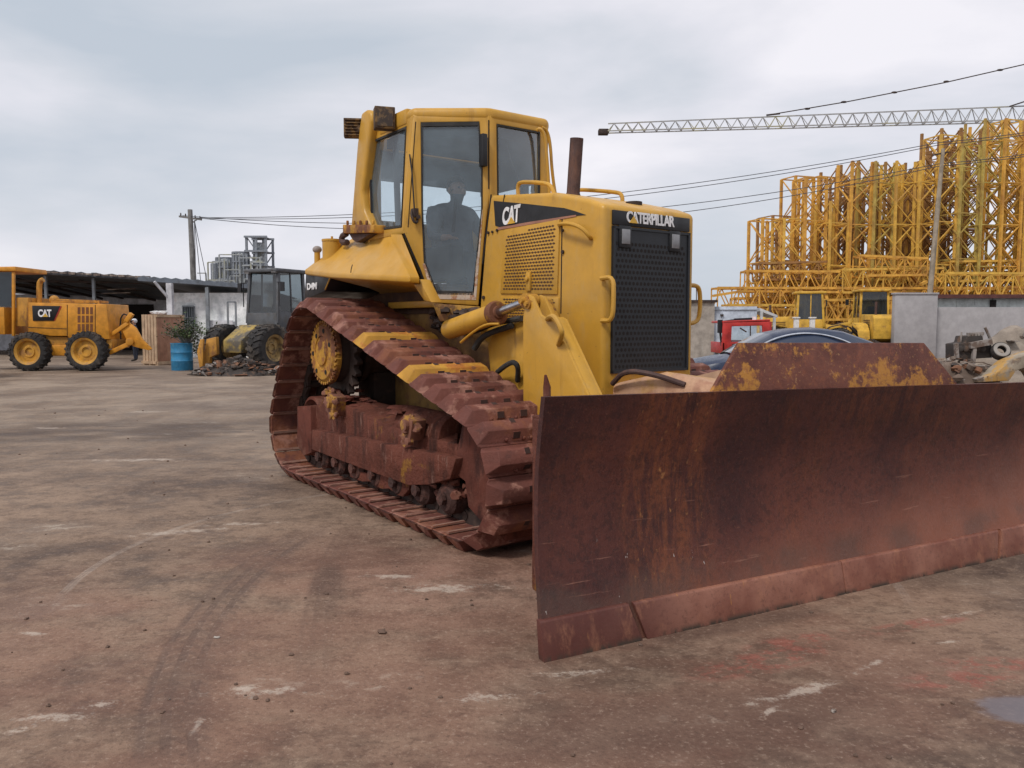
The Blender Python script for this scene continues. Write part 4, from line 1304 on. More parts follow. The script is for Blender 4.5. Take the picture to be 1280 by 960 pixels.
def person(label, J, mats, zones, loc, rz=0, hair=True, cap=None):
    """J: joints by name -> (xyz, radius); figure faces +x; one skinned surface. zones: function(point)->material index"""
    bones = [('pelvis', 'belly'), ('belly', 'chest'), ('chest', 'neckb'), ('neckb', 'neck'), ('neck', 'jaw'), ('jaw', 'head'), ('head', 'crown')]
    for s_ in 'lr':
        bones += [('chest', 'sho' + s_), ('sho' + s_, 'elb' + s_), ('elb' + s_, 'wri' + s_), ('wri' + s_, 'palm' + s_),
                  ('pelvis', 'hip' + s_), ('hip' + s_, 'kne' + s_), ('kne' + s_, 'ank' + s_), ('ank' + s_, 'toe' + s_)]
    names = list(J); idx = {n: i for i, n in enumerate(names)}
    vs = [V(J[n][0]) for n in names]; rd = [J[n][1] for n in names]
    ed = [(idx[a], idx[b]) for a, b in bones]; roots = [idx['pelvis']]
    for s_ in 'lr':   # five finger chains rooted in the palm
        w, p = V(J['wri' + s_][0]), V(J['palm' + s_][0]); d = (p - w).normalized()
        sd_ = d.cross(V((0, 0, 1))); sd_ = sd_.normalized() if sd_.length > .2 else V((1, 0, 0))
        cu = V((0, 0, -1)) if abs(d.z) < .7 else V((1, 0, 0))
        sg = 1 if s_ == 'l' else -1
        for k, L in enumerate((.055, .075, .082, .076, .06)):
            if k == 0: b0, dirv = w.lerp(p, .4) + sd_ * sg * .025, (d * .6 + sd_ * sg * .7).normalized()
            else: b0, dirv = p + sd_ * sg * (.033 - .022 * (k - 1)), (d + sd_ * sg * (.12 - .08 * (k - 1))).normalized()
            c0 = len(vs)
            vs += [b0, b0 + dirv * L * .5 + cu * L * .08, b0 + dirv * L * .85 + cu * L * .35]
            rd += [.011, .009, .007]; ed += [(c0, c0 + 1), (c0 + 1, c0 + 2)]; roots.append(c0)
    me = bpy.data.meshes.new('tmp'); me.from_pydata(vs, ed, [])
    o = bpy.data.objects.new('tmp', me); COL.objects.link(o)
    sk = o.modifiers.new('skin', 'SKIN'); sk.use_smooth_shade = True
    for i, r_ in enumerate(rd):
        d = me.skin_vertices[0].data[i]
        rr = (r_, r_) if isinstance(r_, (int, float)) else r_
        d.radius = rr; d.use_root = i in roots
    ss = o.modifiers.new('sub', 'SUBSURF'); ss.levels = ss.render_levels = 2
    dg = bpy.context.evaluated_depsgraph_get(); dg.update()
    m2 = bpy.data.meshes.new_from_object(o.evaluated_get(dg)); m2.name = 'person'
    bpy.data.objects.remove(o); bpy.data.meshes.remove(me)
    # nose, ears, brow added to the head surface
    bm = bmesh.new(); bm.from_mesh(m2)
    hd_, jw = V(J['head'][0]), V(J['jaw'][0]); fw = (V(J['face'][0]) if 'face' in J else V((1, 0, 0))).normalized(); sdv = fw.cross(V((0, 0, 1))).normalized()
    for c, r_, sc in ((hd_ + fw * .10 - V((0, 0, .025)), .020, (1, .8, 1.3)), (hd_ + sdv * .082 - V((0, 0, .02)), .026, (.7, .5, 1.3)), (hd_ - sdv * .082 - V((0, 0, .02)), .026, (.7, .5, 1.3))):
        bmesh.ops.create_icosphere(bm, subdivisions=2, radius=r_, matrix=Matrix.Translation(c) @ Matrix.Diagonal((*sc, 1)))
    bm.to_mesh(m2); bm.free()
    m2.materials.clear()
    for m in mats: m2.materials.append(m)
    for p in m2.polygons:
        p.use_smooth = True; p.material_index = zones(p.center)
    b = bpy.data.objects.new('person', m2); COL.objects.link(b); b.location = loc; b.rotation_euler = (0, 0, rz)
    b['label'] = label; b['category'] = 'person'
    hb_ = MB()
    hb_.ball(hd_ + V((0, 0, .028)) - fw * .016, .103, 14, sc=(1.0, .88, .98), rough=.12, seed=2)
    if cap:
        hb_.box(hd_ + fw * .11 + V((0, 0, .055)), (.10, .13, .012))
    h_ = hb_.mesh('hair', [cap or HAIR])
    # keep the hair shell off the face
    bm = bmesh.new(); bm.from_mesh(h_)
    kill = [v for v in bm.verts if (v.co - hd_).dot(fw) > .045 and v.co.z < hd_.z + .045]
    bmesh.ops.delete(bm, geom=kill, context='VERTS'); bm.to_mesh(h_); bm.free()
    ho = bpy.data.objects.new('cap' if cap else 'hair', h_); COL.objects.link(ho); ho.parent = b
    ey = MB()
    for q in (-1, 1):
        ey.ball(hd_ + fw * .086 + sdv * .034 * q + V((0, 0, .004)), .011, 8)
    eo = obj('eyes', ey, M_black, None); eo.parent = b
    return b


# operator seated in the cab; local frame = bulldozer frame
gz = 2.045
JD = {'pelvis': ((-1.62, YC, gz + .12), .15), 'belly': ((-1.64, YC, gz + .30), (.145, .125)), 'chest': ((-1.62, YC, gz + .50), (.18, .13)), 'neckb': ((-1.60, YC, gz + .62), .08),
      'neck': ((-1.58, YC, gz + .67), .055), 'jaw': ((-1.555, YC, gz + .735), .070), 'head': ((-1.56, YC, gz + .80), (.085, .095)), 'crown': ((-1.57, YC, gz + .87), (.07, .08))}
for s_, q in (('l', 1), ('r', -1)):
    JD['sho' + s_] = ((-1.62, YC + .19 * q, gz + .54), .075); JD['elb' + s_] = ((-1.52, YC + .30 * q, gz + .30), .050)
    JD['wri' + s_] = ((-1.27, YC + .30 * q, gz + .27), .034); JD['palm' + s_] = ((-1.19, YC + .30 * q, gz + .27), .032)
    JD['hip' + s_] = ((-1.56, YC + .11 * q, gz + .11), .10); JD['kne' + s_] = ((-1.14, YC + .14 * q, gz + .12), .068)
    JD['ank' + s_] = ((-1.02, YC + .14 * q, gz - .28), .045); JD['toe' + s_] = ((-.88, YC + .14 * q, gz - .33), .038)
JD['face'] = ((1, -.25, 0), 0)
for k_ in list(JD):
    if k_ != 'face': JD[k_] = (V(JD[k_][0]) + V((0, -.10, -.05 - (.035 if k_ in ('jaw', 'head', 'crown', 'neck') else 0))), JD[k_][1])
facedir = JD.pop('face')


def zone_d(p):
    if p.z > gz + .66: return 0
    if p.x > -1.31 and p.z > gz + .2: return 0
    if p.z < gz - .24: return 3
    if p.x > -1.47 and p.z < gz + .24 or p.z < gz + .12: return 2
    return 1


M_shirt = plain('grey_jacket', (.10, .11, .13), .9); M_trou = plain('dark_trousers', (.06, .065, .08), .9); M_boot = plain('work_boots', (.03, .025, .02), .8)
seat_org = V((-1.62, YC, 1.70))
for k_ in list(JD): JD[k_] = (V(JD[k_][0]) - seat_org, JD[k_][1])
zd = lambda p: zone_d(p + seat_org)
opr = person('operator in a grey jacket sitting behind the glass of the bulldozer cab', JD, [SKIN, M_shirt, M_trou, M_boot], zd,
             dzM @ (seat_org + dz_off), -(math.pi / 2 - YAW))

# worker by the crate: stands facing away to the left
JW = {'pelvis': ((0, 0, .95), .14), 'belly': ((0, 0, 1.10), (.135, .11)), 'chest': ((0, 0, 1.32), (.17, .115)), 'neckb': ((0, 0, 1.46), .075), 'neck': ((.01, 0, 1.50), .052),
      'jaw': ((.025, 0, 1.565), .066), 'head': ((.02, 0, 1.63), (.08, .092)), 'crown': ((.01, 0, 1.69), (.066, .075))}
for s_, q in (('l', 1), ('r', -1)):
    JW['sho' + s_] = ((0, .19 * q, 1.40), .065); JW['elb' + s_] = ((-.02 + .1 * (q > 0), .24 * q, 1.12), .045)
    JW['wri' + s_] = ((.12 + .1 * (q > 0), .20 * q, .92 + .12 * (q > 0)), .031); JW['palm' + s_] = ((.17 + .1 * (q > 0), .18 * q, .86 + .12 * (q > 0)), .03)
    JW['hip' + s_] = ((0, .10 * q, .90), .095); JW['kne' + s_] = ((.04 * q, .12 * q, .50), .062)
    JW['ank' + s_] = ((.02 * q, .13 * q, .09), .042); JW['toe' + s_] = ((.15 + .02 * q, .14 * q, .04), .036)


def zone_w(p):
    if p.z > 1.50: return 0
    if abs(p.y) > .14 and p.z < .93 and p.x > .08 and p.z > .7: return 0
    if p.z < .11: return 3
    return 2 if p.z < .98 else 1


M_navy = plain('navy_work_clothes', (.03, .04, .07), .9)
wl = gnd(170, 452)
person('worker in dark clothes and white cap standing beside the tall wooden crate', JW,
       [SKIN, M_navy, plain('navy_trousers', (.022, .028, .045), .9), M_boot], zone_w, wl, R(200), cap=plain('white_cap', (.6, .62, .66), .6))


# ================================================================== WHEELS AND OTHER MACHINES
M_tyre = weathered('dusty_tyre', (.028, .026, .026), [((.13, .105, .085), 2.5, .48, .64, None, .6)], rough=.9, bump=.4)
M_rimY = weathered('ochre_wheel_rim', (.50, .26, .04), [((.28, .14, .06), 5, .5, .62, None, .7)], rough=.6)
M_cat = weathered('ochre_machine_paint', (.55, .235, .022), [((.30, .13, .04), 3, .58, .7, (1, 1, .4), .6), ((.12, .06, .03), 12, .64, .7, None, .7)], rough=.5)
M_catrust = weathered('rusty_ochre_panel', (.46, .22, .035), [((.22, .10, .04), 7, .5, .62, (1, 1, .35), .8)], rough=.6)
M_loader = weathered('faded_loader_paint', (.34, .24, .07), [((.08, .075, .075), 2.0, .42, .56, None, .9)], rough=.7)
M_grey = weathered('grey_paint', (.085, .09, .10), [((.08, .07, .06), 4, .5, .65, None, .6)], rough=.6)


def wheel(parent, c, r, w, axis, rimr=None, mat_r=None, lug=True, n=32):
    """tyre (a part) with its rim as a sub-part; axis points to the outside"""
    rimr = rimr or r * .58; c = V(c); ax = V(axis).normalized(); h = w / 2
    b = MB()
    b.lathe([(rimr, -h * .8), (rimr * 1.08, -h * .95), (r * .86, -h), (r * .95, -h * .86), (r * .965, -h * .3), (r * .965, h * .3), (r * .95, h * .86), (r * .86, h), (rimr * 1.08, h * .95), (rimr, h * .8)], c, ax, n, ring=True)
    if lug:
        u = ax.cross(V((0, 0, 1))).normalized(); v_ = ax.cross(u)
        N = 22
        for k in range(N):
            for sg in (-1, 1):
                a = 2 * math.pi * (k + (.5 if sg > 0 else 0)) / N; a2 = a + .13
                p = c + (u * math.cos(a) + v_ * math.sin(a)) * r * .955 + ax * sg * h * .95
                q = c + (u * math.cos(a2) + v_ * math.sin(a2)) * r * .975 + ax * sg * h * .05
                b.bar(p, q, r * .10, r * .075, up=(u * math.cos(a) + v_ * math.sin(a)))
                s1 = c + (u * math.cos(a) + v_ * math.sin(a)) * r * .96 + ax * sg * h * .9
                s2 = c + (u * math.cos(a) + v_ * math.sin(a)) * r * .82 + ax * sg * h * 1.0
                b.bar(s1, s2, r * .09, r * .05, up=ax)
    t_ = obj('tyre', b, M_tyre, parent)
    b = MB()
    b.lathe([(0, h * .22), (rimr * .28, h * .22), (rimr * .30, h * .42), (rimr * .42, h * .42), (rimr * .46, h * .28), (rimr * .78, h * .22), (rimr * .86, h * .72), (rimr * 1.03, h * .9), (rimr * 1.03, h * .78), (rimr * .95, -h * .8)], c, ax, n)
    rm = obj('rim', b, mat_r or M_rimY, t_)
    return t_


# ---- motor grader seen side on at the left, d = distance of its near side
def grader():
    d = 25.6; W = 2.2
    g0 = gnd(75, 463); g0.y = d + W / 2
    T = wthing('motor_grader', 'ochre motor grader with black engine badge, parked side on before the shed', 'grader', V((g0.x, g0.y, 0)))
    A_ = lambda px, py, dd_=0: atd(px, py, d + dd_)
    k = d / F_PX

    def pan(name, pts, t=.06, o_=0, mat=M_cat, par=T, bev=.02, y0=.35):
        b = MB(); b.prism([A_(px, py, y0 + o_) for px, py in pts], (0, t, 0)); return obj(name, b, mat, par, bevel=bev)
    body = pan('engine_cover', [(35, 378), (133, 380), (137, 424), (88, 424), (84, 420), (63, 420), (35, 415)], 1.5)
    pan('chassis', [(18, 418), (140, 424), (140, 436), (18, 436)], 1.2, .1, M_catrust)
    for zc in ((20, 372, 35, 408),):
        pan('cooler_box', [(zc[0], zc[1]), (zc[2], zc[1]), (zc[2], zc[3]), (zc[0], zc[3])], 1.3, .05, M_catrust)
    pan('badge_panel', [(40, 382), (75, 382.5), (67, 401), (41, 401)], .02, -.02, M_black, body, .004)
    rs_ = MB(); rs_.prism([A_(75, 382.5, .34), A_(77, 383, .34), (A_(68.5, 401, .34)), A_(67, 401, .34)], (0, .02, 0))
    obj('badge_stripe', rs_, plain('red_stripe', (.35, .03, .02), .5), body)
    put_text('lettering', 'CAT', M_white, body, A_(56, 391.5, .318), (1, 0, 0), (0, 0, 1), 17 * k, 9.5 * k, .04, .006)
    tr_ = MB(); tr_.prism([A_(53, 396, .31), A_(60, 396, .31), A_(56.5, 391.5, .31)], (0, .006, 0)); obj('logo_triangle', tr_, M_letY, body)
    lv = MB()
    for i in range(4):
        for j in range(3):
            x0, y0 = 97 + i * 5.2, 384 + j * 10.5; lv.prism([A_(x0, y0, .34), A_(x0 + 3.2, y0, .34), A_(x0 + 3.2, y0 + 8.5, .34), A_(x0, y0 + 8.5, .34)], (0, .03, 0))
    obj('vent', lv, weathered('rusty_vent', (.16, .06, .025), rough=.8), body)
    for a_, b_ in (((84, 381), (84, 420)), ((35, 409), (84, 411)), ((119, 381), (119, 422))):
        sm_ = MB(); sm_.bar(A_(*a_, .345), A_(*b_, .345), .015); obj('panel_seam', sm_, M_dark, body)
    e = MB(); e.tube([A_(49, 378, .9), A_(49, 355, .9), A_(51, 351, .9), A_(54, 349.5, .9)], .085, 12, sub=1); obj('exhaust_pipe', e, M_catrust, body)
    tp = MB()
    tp.bar(A_(62, 374, .5), A_(120, 376, .5), .04); tp.bar(A_(62, 374, 1.6), A_(120, 376, 1.6), .04)
    tp.ball(A_(68, 375, 1), .16, 10); tp.box(A_(100, 377.5, 1), (1.6, .6, .08)); tp.cyl(A_(124.5, 380, .7), A_(124.5, 375.5, .7), .06)
    obj('hood_fittings', tp, M_catrust, body)
    for px, r_ in ((38, 24.5), (109, 25)):
        for dy in (0, W - .1):
            c_ = A_(px, 463 - r_, .22 + dy); rr = r_ * k
            c_.z = rr
            wheel(T, c_, rr, .42, (0, -1 if dy == 0 else 1, 0), rr * .66)
    tm = MB(); tm.bar(A_(45, 438, .5), A_(105, 438, .5), .22, .35); tm.bar(A_(70, 425, .9), A_(70, 438, .9), .3)
    obj('tandem_case', tm, M_cat, T, bevel=.03)
    # ripper
    rp_ = MB()
    for dy in (.5, 1.5):
        rp_.bar(A_(137, 420, dy), A_(160, 404, dy), .09, .12); rp_.bar(A_(137, 441, dy), A_(165, 428, dy), .09, .14)
        rp_.bar(A_(158, 402, dy), A_(165, 392, dy), .14, .14)
        rp_.prism([A_(150, 407, dy), A_(160, 402, dy), A_(170, 410, dy), (A_(178, 424, dy)), A_(190, 436, dy), A_(186, 438, dy), A_(166, 433, dy), A_(158, 425, dy)], (0, .07, 0))
    rp_.cyl(A_(162, 427, .4), A_(162, 427, 1.8), .12); rp_.cyl(A_(142, 424, 1), A_(160, 396, 1), .05)
    obj('ripper', rp_, M_cat, T, bevel=.01)
    hs = MB(); hs.tube([A_(151, 424, .9), A_(150, 400, .9), A_(154, 392, .9), A_(159, 394, .9)], .025, 6, sub=1)
    hs.tube([A_(140, 418, .8), A_(146, 412, .8), A_(152, 418, .8)], .025, 6, sub=1); obj('hydraulic_hose', hs, M_blk_rub, T)
    # cab at the front, partly outside the view
    cx0 = -42
    cf_ = MB()
    for px in (cx0, -14, 17):
        for dy in (.35, 1.85): cf_.bar(A_(px, 340, dy), A_(px, 420, dy), .08)
    cf_.prism([A_(cx0, 384, .35), A_(5, 384, .35), A_(6, 418, .35), A_(cx0, 418, .35)], (0, 1.5, 0))
    cabg = obj('cab', cf_, M_cat, T, bevel=.01)
    b = MB(); b.prism([A_(cx0 - 4, 334, .25), A_(19, 333, .25), A_(20, 339, .25), A_(cx0 - 4, 339, .25)], (0, 1.75, 0)); obj('roof', b, M_cat, cabg, bevel=.03)
    for dy in (.37, 1.83):
        b = MB(); b.prism([A_(cx0, 340, dy), A_(15, 340, dy), A_(14, 383, dy), A_(cx0, 383, dy)], (0, .02, 0)); obj('window', b, M_glassd, cabg)
    bm2 = MB(); bm2.bar(A_(-20, 420, 1.1), A_(-190, 408, 1.1), .3, .35); bm2.bar(A_(-20, 430, 1.1), A_(-120, 432, 1.1), .2); obj('front_beam', bm2, M_cat, T, bevel=.02)
    mb_ = MB(); mb_.prism([A_(-120, 436, -.2), A_(-95, 436, -.2), A_(-97, 463, -.2), A_(-117, 463, -.2)], (0, 3.0, 0)); obj('mouldboard', mb_, M_catrust, T, bevel=.02)
    for dy in (0, W - .1):
        c_ = A_(-185, 440, .22 + dy); c_.z = .6; wheel(T, c_, .6, .4, (0, -1 if dy == 0 else 1, 0))
    return T


grader()


M_glassl = glass_mat('loader_glass', (.48, .54, .56), .12, (.12, .15, .17))


def loader(label, loc, rz, paint, sc=1.0, boom=True, group=None, dark_cab=True, rim=None, detail=True):
    """articulated wheel loader, its nose along +x"""
    T = thing('wheel_loader', label, 'loader', loc, rz, group); T.scale = (sc, sc, sc)
    b = MB(); b.prism([(-2.9, -.65, .9), (-2.9, -.65, 1.9), (-2.7, -.65, 2.05), (-.7, -.65, 2.1), (-.7, -.65, .8), (-2.3, -.65, .75)], (0, 1.3, 0)); eng = obj('engine_cover', b, paint, T, bevel=.05)
    b = MB()
    for i in range(6): b.box((-1.8, -.655, 1.35 + i * .09), (1.0, .02, .035)); b.box((-1.8, .655, 1.35 + i * .09), (1.0, .02, .035))
    obj('vent', b, M_dark, eng)
    b = MB(); b.cyl((-2.0, .3, 2.05), (-2.0, .3, 2.7), .06, n=12); obj('exhaust_pipe', b, M_pipe, eng)
    b = MB(); b.prism([(-.5, -.4, .7), (1.9, -.4, .6), (1.9, -.4, 1.0), (1.2, -.4, 1.5), (.1, -.4, 1.5), (-.5, -.4, 1.1)], (0, .8, 0)); obj('front_frame', b, paint, T, bevel=.04)
    for x, lab in ((-1.75, 'r'), (1.25, 'f')):
        b = MB()
        for s_ in (-1, 1):
            if lab == 'f' and not boom: continue
            pts = []
            for k in range(7):
                a = math.pi * (k / 6); pts.append((x + .92 * math.cos(a), .8 + .85 * math.sin(a)))
            for k in range(6):
                (x0, z0), (x1, z1) = pts[k], pts[k + 1]
                y0 = .72 * s_
                b.prism([(x0, y0, z0), (x1, y0, z1), (x1, y0 + .55 * s_, z1), (x0, y0 + .55 * s_, z0)], (0, 0, .04))
        if b.v: obj('mudguard', b, M_dark if lab == 'f' else paint, T)
        for s_ in (-1, 1): wheel(T, (x, .98 * s_, .76), .76, .58, (0, s_, 0), .42, rim or M_rimY)
    b = MB(); b.cyl((-1.75, -.8, .76), (-1.75, .8, .76), .15, n=10); b.cyl((1.25, -.8, .76), (1.25, .8, .76), .15, n=10); obj('axle', b, M_dark, T)
    # cab
    x0, x1, z0, z1, yh = -.75, .55, 1.55, 3.25, .68
    b = MB()
    for x in (x0, x1):
        for y in (-yh, yh): b.bar((x, y, z0), (x + (-.12 if x == x1 else .05), y * .93, z1), .10)
    b.prism([(x0, -yh, 1.2), (x1 + .1, -yh, 1.2), (x1, -yh, 1.95), (x0, -yh, 1.95)], (0, .06, 0)); b.prism([(x0, yh, 1.2), (x1 + .1, yh, 1.2), (x1, yh, 1.95), (x0, yh, 1.95)], (0, -.06, 0))
    b.box((x1, 0, 1.6), (.08, 1.3, .6)); b.box((x0, 0, 1.7), (.08, 1.3, .6)); b.bar((-.1, -yh, 1.9), (-.1, -yh * .93, z1), .05); b.bar((-.1, yh, 1.9), (-.1, yh * .93, z1), .05)
    cb_ = obj('cab', b, M_grey if dark_cab else paint, T, bevel=.01)
    b = MB(); b.box(((x0 + x1) / 2 - .03, 0, z1 + .05), (1.55, 1.5, .13)); rf_ = obj('roof', b, M_grey if dark_cab else paint, cb_, bevel=.05)
    b = MB()
    for y in (-.6, .6): b.box((x1 + .02, y, z1 + .02), (.12, .2, .12))
    obj('roof_lamp', b, M_lamp, cb_, bevel=.02)
    for nm, ps in (('windscreen', [(x1, -yh, 1.9), (x1, yh, 1.9), (x1 - .12, yh * .93, z1), (x1 - .12, -yh * .93, z1)]), ('rear_window', [(x0, -yh, 2.0), (x0, yh, 2.0), (x0 + .05, yh * .93, z1), (x0 + .05, -yh * .93, z1)]),
                   ('side_window', [(x0, -yh, 1.95), (x1, -yh, 1.95), (x1 - .12, -yh * .93, z1), (x0 + .05, -yh * .93, z1)]), ('side_window', [(x0, yh, 1.95), (x1, yh, 1.95), (x1 - .12, yh * .93, z1), (x0 + .05, yh * .93, z1)])):
        b = MB(); b.add(ps, [(0, 1, 2, 3)]); obj(nm, b, M_glassl if dark_cab else M_glassd, cb_)
    b = MB(); b.box((-.3, 0, 1.9), (.5, .5, .2)); b.box((-.5, 0, 2.2), (.12, .5, .6)); b.bar((.2, 0, 1.6), (.05, 0, 2.2), .06); obj('seat', b, M_fabric, cb_, bevel=.03)
    for s_ in (-1, 1):
        b = MB(); b.bar((x1 + .05, (yh + .12) * s_, 2.1), (x1 + .05, (yh + .12) * s_, 2.9), .025); b.bar((x1, yh * s_, 2.9), (x1 + .05, (yh + .22) * s_, 2.9), .03); b.box((x1 + .05, (yh + .28) * s_, 2.75), (.05, .16, .3))
        obj('mirror', b, M_black, cb_)
    b = MB()
    for s_ in (-1, 1): b.bar((-.2, 1.0 * s_, .55), (.1, 1.0 * s_, .55), .06); b.bar((-.2, 1.0 * s_, .55), (-.3, .75 * s_, 1.5), .04); b.bar((.15, 1.0 * s_, .55), (.1, .75 * s_, 1.5), .04); b.bar((-.25, .95 * s_, 1.0), (.12, .95 * s_, 1.0), .05)
    obj('steps', b, M_dark, T)
    if boom:
        b = MB()
        for s_ in (-1, 1): b.prism([(.3, .42 * s_, 1.55), (.5, .42 * s_, 1.75), (1.6, .42 * s_, 1.5), (2.9, .42 * s_, .55), (2.8, .42 * s_, .3), (1.5, .42 * s_, 1.15)], (0, .09 * s_, 0))
        b.cyl((2.0, -.45, 1.0), (2.0, .45, 1.0), .08); b.bar((.8, 0, 1.5), (1.9, 0, 1.75), .16); b.bar((1.9, 0, 1.8), (2.8, 0, .9), .12); b.prism([(1.7, -.06, 1.0), (1.95, -.06, 1.0), (2.0, -.06, 1.95), (1.8, -.06, 1.95)], (0, .12, 0))
        obj('boom', b, paint, T, bevel=.015)
        b = MB(); pr_ = [(2.75, 0, .95), (2.7, 0, .3), (2.85, 0, .08), (3.9, 0, .05), (3.9, 0, .09), (2.95, 0, .16), (2.83, 0, .35), (2.85, 0, .95)]
        b.prism([(x, -1.35, z) for x, y, z in pr_], (0, 2.7, 0))
        for s_ in (-1.35, 1.31): b.prism([(2.8, s_, .95), (2.75, s_, .25), (2.9, s_, .08), (3.9, s_, .07), (3.5, s_, .6)], (0, .04, 0))
        obj('bucket', b, M_dark, T, bevel=.008)
    return T


lw = gnd(338, 465)
ang = math.atan2(-.885, -.465)
ofs = Matrix.Rotation(ang, 3, 'Z') @ V((1.25, .98, 0))
loader('dark grimy wheel loader with big dusty tyres behind the scrap heap', (lw.x - .1 - ofs.x, lw.y + .3 - ofs.y, 0), ang, M_loader, 1.0, boom=False, rim=weathered('grimy_rim', (.30, .20, .08), [((.08, .06, .045), 5, .45, .6, None, .8)], rough=.8))
ne = atd(3, 440, 22.9)
loader('yellow wheel loader mostly cut off by the left edge of the view', (ne.x - 2.02, 21.3, 0), 0, M_cat, 1.0, boom=False, dark_cab=False)

# ================================================================== LEFT BACKGROUND
M_roofd = weathered('dark_roof_sheet', (.06, .065, .075), [((.14, .12, .10), .8, .5, .65, None, .5)], rough=.6)
M_fascia = weathered('rusted_fascia', (.16, .12, .10), [((.42, .36, .30), 1.6, .5, .62, (1, 1, 1), .8), ((.05, .04, .04), 2.4, .5, .6, None, .8)], rough=.8)
M_wallb = weathered('bluish_white_wall', (.80, .84, .84), [((.50, .38, .34), .9, .55, .7, None, .5), ((.30, .31, .31), 1.2, .52, .7, (1, 1, .3), .5)], rough=.85)
M_wallg = weathered('grey_plaster', (.55, .55, .58), [((.16, .15, .15), 1, .5, .7, (1, 1, .4), .6)], rough=.9)
M_steel = weathered('galvanised_steel', (.22, .24, .26), [((.12, .09, .07), 3, .5, .7, None, .5)], rough=.5, metal=.3)
M_timber = weathered('weathered_timber_pole', (.20, .19, .18), [((.09, .08, .075), 3, .45, .65, (1, 1, .15), .7)], rough=.9)
M_ply = weathered('crate_plywood', (.33, .17, .11), [((.42, .25, .16), 3, .5, .65, (1, 1, .3), .7)], rough=.75)
M_plank = weathered('pale_crate_planks', (.46, .33, .22), [((.30, .19, .12), 3, .5, .65, (1, 1, .2), .7)], rough=.8)
M_blue = weathered('blue_drum_paint', (.03, .19, .36), [((.10, .26, .36), 5, .5, .65, None, .6), ((.10, .06, .04), 8, .62, .7, None, .8)], rough=.5)


def shed_roof(name, pts_front, depth, drop, thick, mat, T, rib=.6):
    """sheet roof: front edge polyline in world coordinates, running back by depth and falling by drop"""
    b = MB()
    for a, c in zip(pts_front[:-1], pts_front[1:]):
        n_ = max(1, int((c - a).length / rib))
        for i in range(n_):
            p, q = a.lerp(c, i / n_), a.lerp(c, (i + 1) / n_)
            m = p.lerp(q, .5) + V((0, 0, .07))
            B_ = V((0, depth, -drop))
            b.add([p, m, q, p + B_, m + B_, q + B_], [(0, 1, 4, 3), (1, 2, 5, 4)])
            b.add([p - V((0, 0, thick)), q - V((0, 0, thick)), q + B_ - V((0, 0, thick)), p + B_ - V((0, 0, thick))], [(0, 1, 2, 3)])
            b.add([p, m, q, q - V((0, 0, thick)), p - V((0, 0, thick))], [(0, 1, 2, 3, 4)])
    return obj(name, b, mat, T)


T = wthing('open_shed', 'long open fronted shed with a dark sheet roof, behind the grader', 'shed', (-24, 41, 0))
ra = [atd(-300, 320, 37), atd(-60, 333, 37), atd(110, 342, 37), atd(190, 347, 37)]
shed_roof('roof', ra, 11, .9, .14, M_roofd, T)
b = MB()
for i in range(24):
    a, c = atd(-60 + i * 10.4, 333.8 + i * .55, 36.9), atd(-60 + i * 10.4 + 8.6, 334.0 + i * .55, 36.9)
    b.bar(a, c, .08, .05 + .03 * (i % 3))
obj('fascia', b, M_fascia, T)
b = MB()
for i in range(7): a = atd(-60 + i * 40, 346 + i * 1.2, 38.5 + (i % 2)); b.bar(a, a + V((0, 8, -.7)), .12)
for dd_ in (38.5, 42, 45): b.bar(atd(-200, 346, dd_), atd(185, 354, dd_) if dd_ < 40 else V((atd(185, 354, dd_).x, dd_, 3.3)), .10)
obj('rafter', b, M_dark, T)
for px in (-150, -60, 60.5, 120):
    b = MB(); p = atd(px, 430, 37.6); b.bar((p.x, p.y, 0), (p.x, p.y, 3.95), .12); obj('post', b, M_steel, T)
bw = MB(); x0, x1 = atd(-400, 400, 47).x, atd(222, 400, 47).x
bw.box(((x0 + x1) / 2, 47.1, 1.65), (x1 - x0, .2, 3.3)); w_ = obj('back_wall', bw, M_wallg, T)
b = MB(); p = atd(172, 412, 46.9); b.box((p.x, 46.95, 1.35), (1.9, .1, 2.7)); obj('doorway', b, M_hole, w_)
b = MB(); b.box((atd(139, 396, 46.9).x, 46.97, 2.0), (.6, .08, .8)); obj('window', b, M_glassd, w_)
for px, py, rw in ((148, 352, 10), (152, 357, 12), (147, 361, 12), (150, 365, 14)):
    pass
b = MB()
for i, px in enumerate((135, 143, 150, 158)): a = atd(px - 8, 367 - i * 5, 39 + i); b.bar(a, a + V((1.4, 0, .05)), .12, .05)
obj('light_batten', b, M_fascia, T)

T = wthing('store_building', 'low white walled store with a lean-to sheet roof and a barred window, behind the crate', 'building', (-15, 41, 0))
rb_ = [atd(172, 346.5, 35.2), atd(240, 350.5, 35.7), atd(312, 356, 36.2)]
shed_roof('roof', rb_, 9, .4, .16, weathered('blue_grey_roof', (.13, .15, .18), [((.06, .06, .06), 1.5, .5, .65, None, .6)], rough=.5), T, .45)
x0, x1 = atd(216, 400, 36.5).x, atd(311, 400, 36.5).x
b = MB(); b.box(((x0 + x1) / 2, 36.6, 1.48), (x1 - x0, .2, 2.96)); b.box((x0, 41, 1.45), (.2, 7.8, 2.9)); b.box((x1, 41, 1.45), (.2, 7.8, 2.9)); b.box(((x0 + x1) / 2, 45.4, 1.5), (x1 - x0, .2, 3.0))
wall = obj('wall', b, M_wallb, T)
b = MB(); a, c = atd(229, 383, 36.45), atd(244, 411, 36.45); b.box(((a.x + c.x) / 2, 36.48, (a.z + c.z) / 2), (c.x - a.x, .1, a.z - c.z)); wn = obj('window', b, M_glassd, wall)
b = MB()
for i in range(6): x = a.x + (c.x - a.x) * i / 5; b.bar((x, 36.40, c.z), (x, 36.40, a.z), .04)
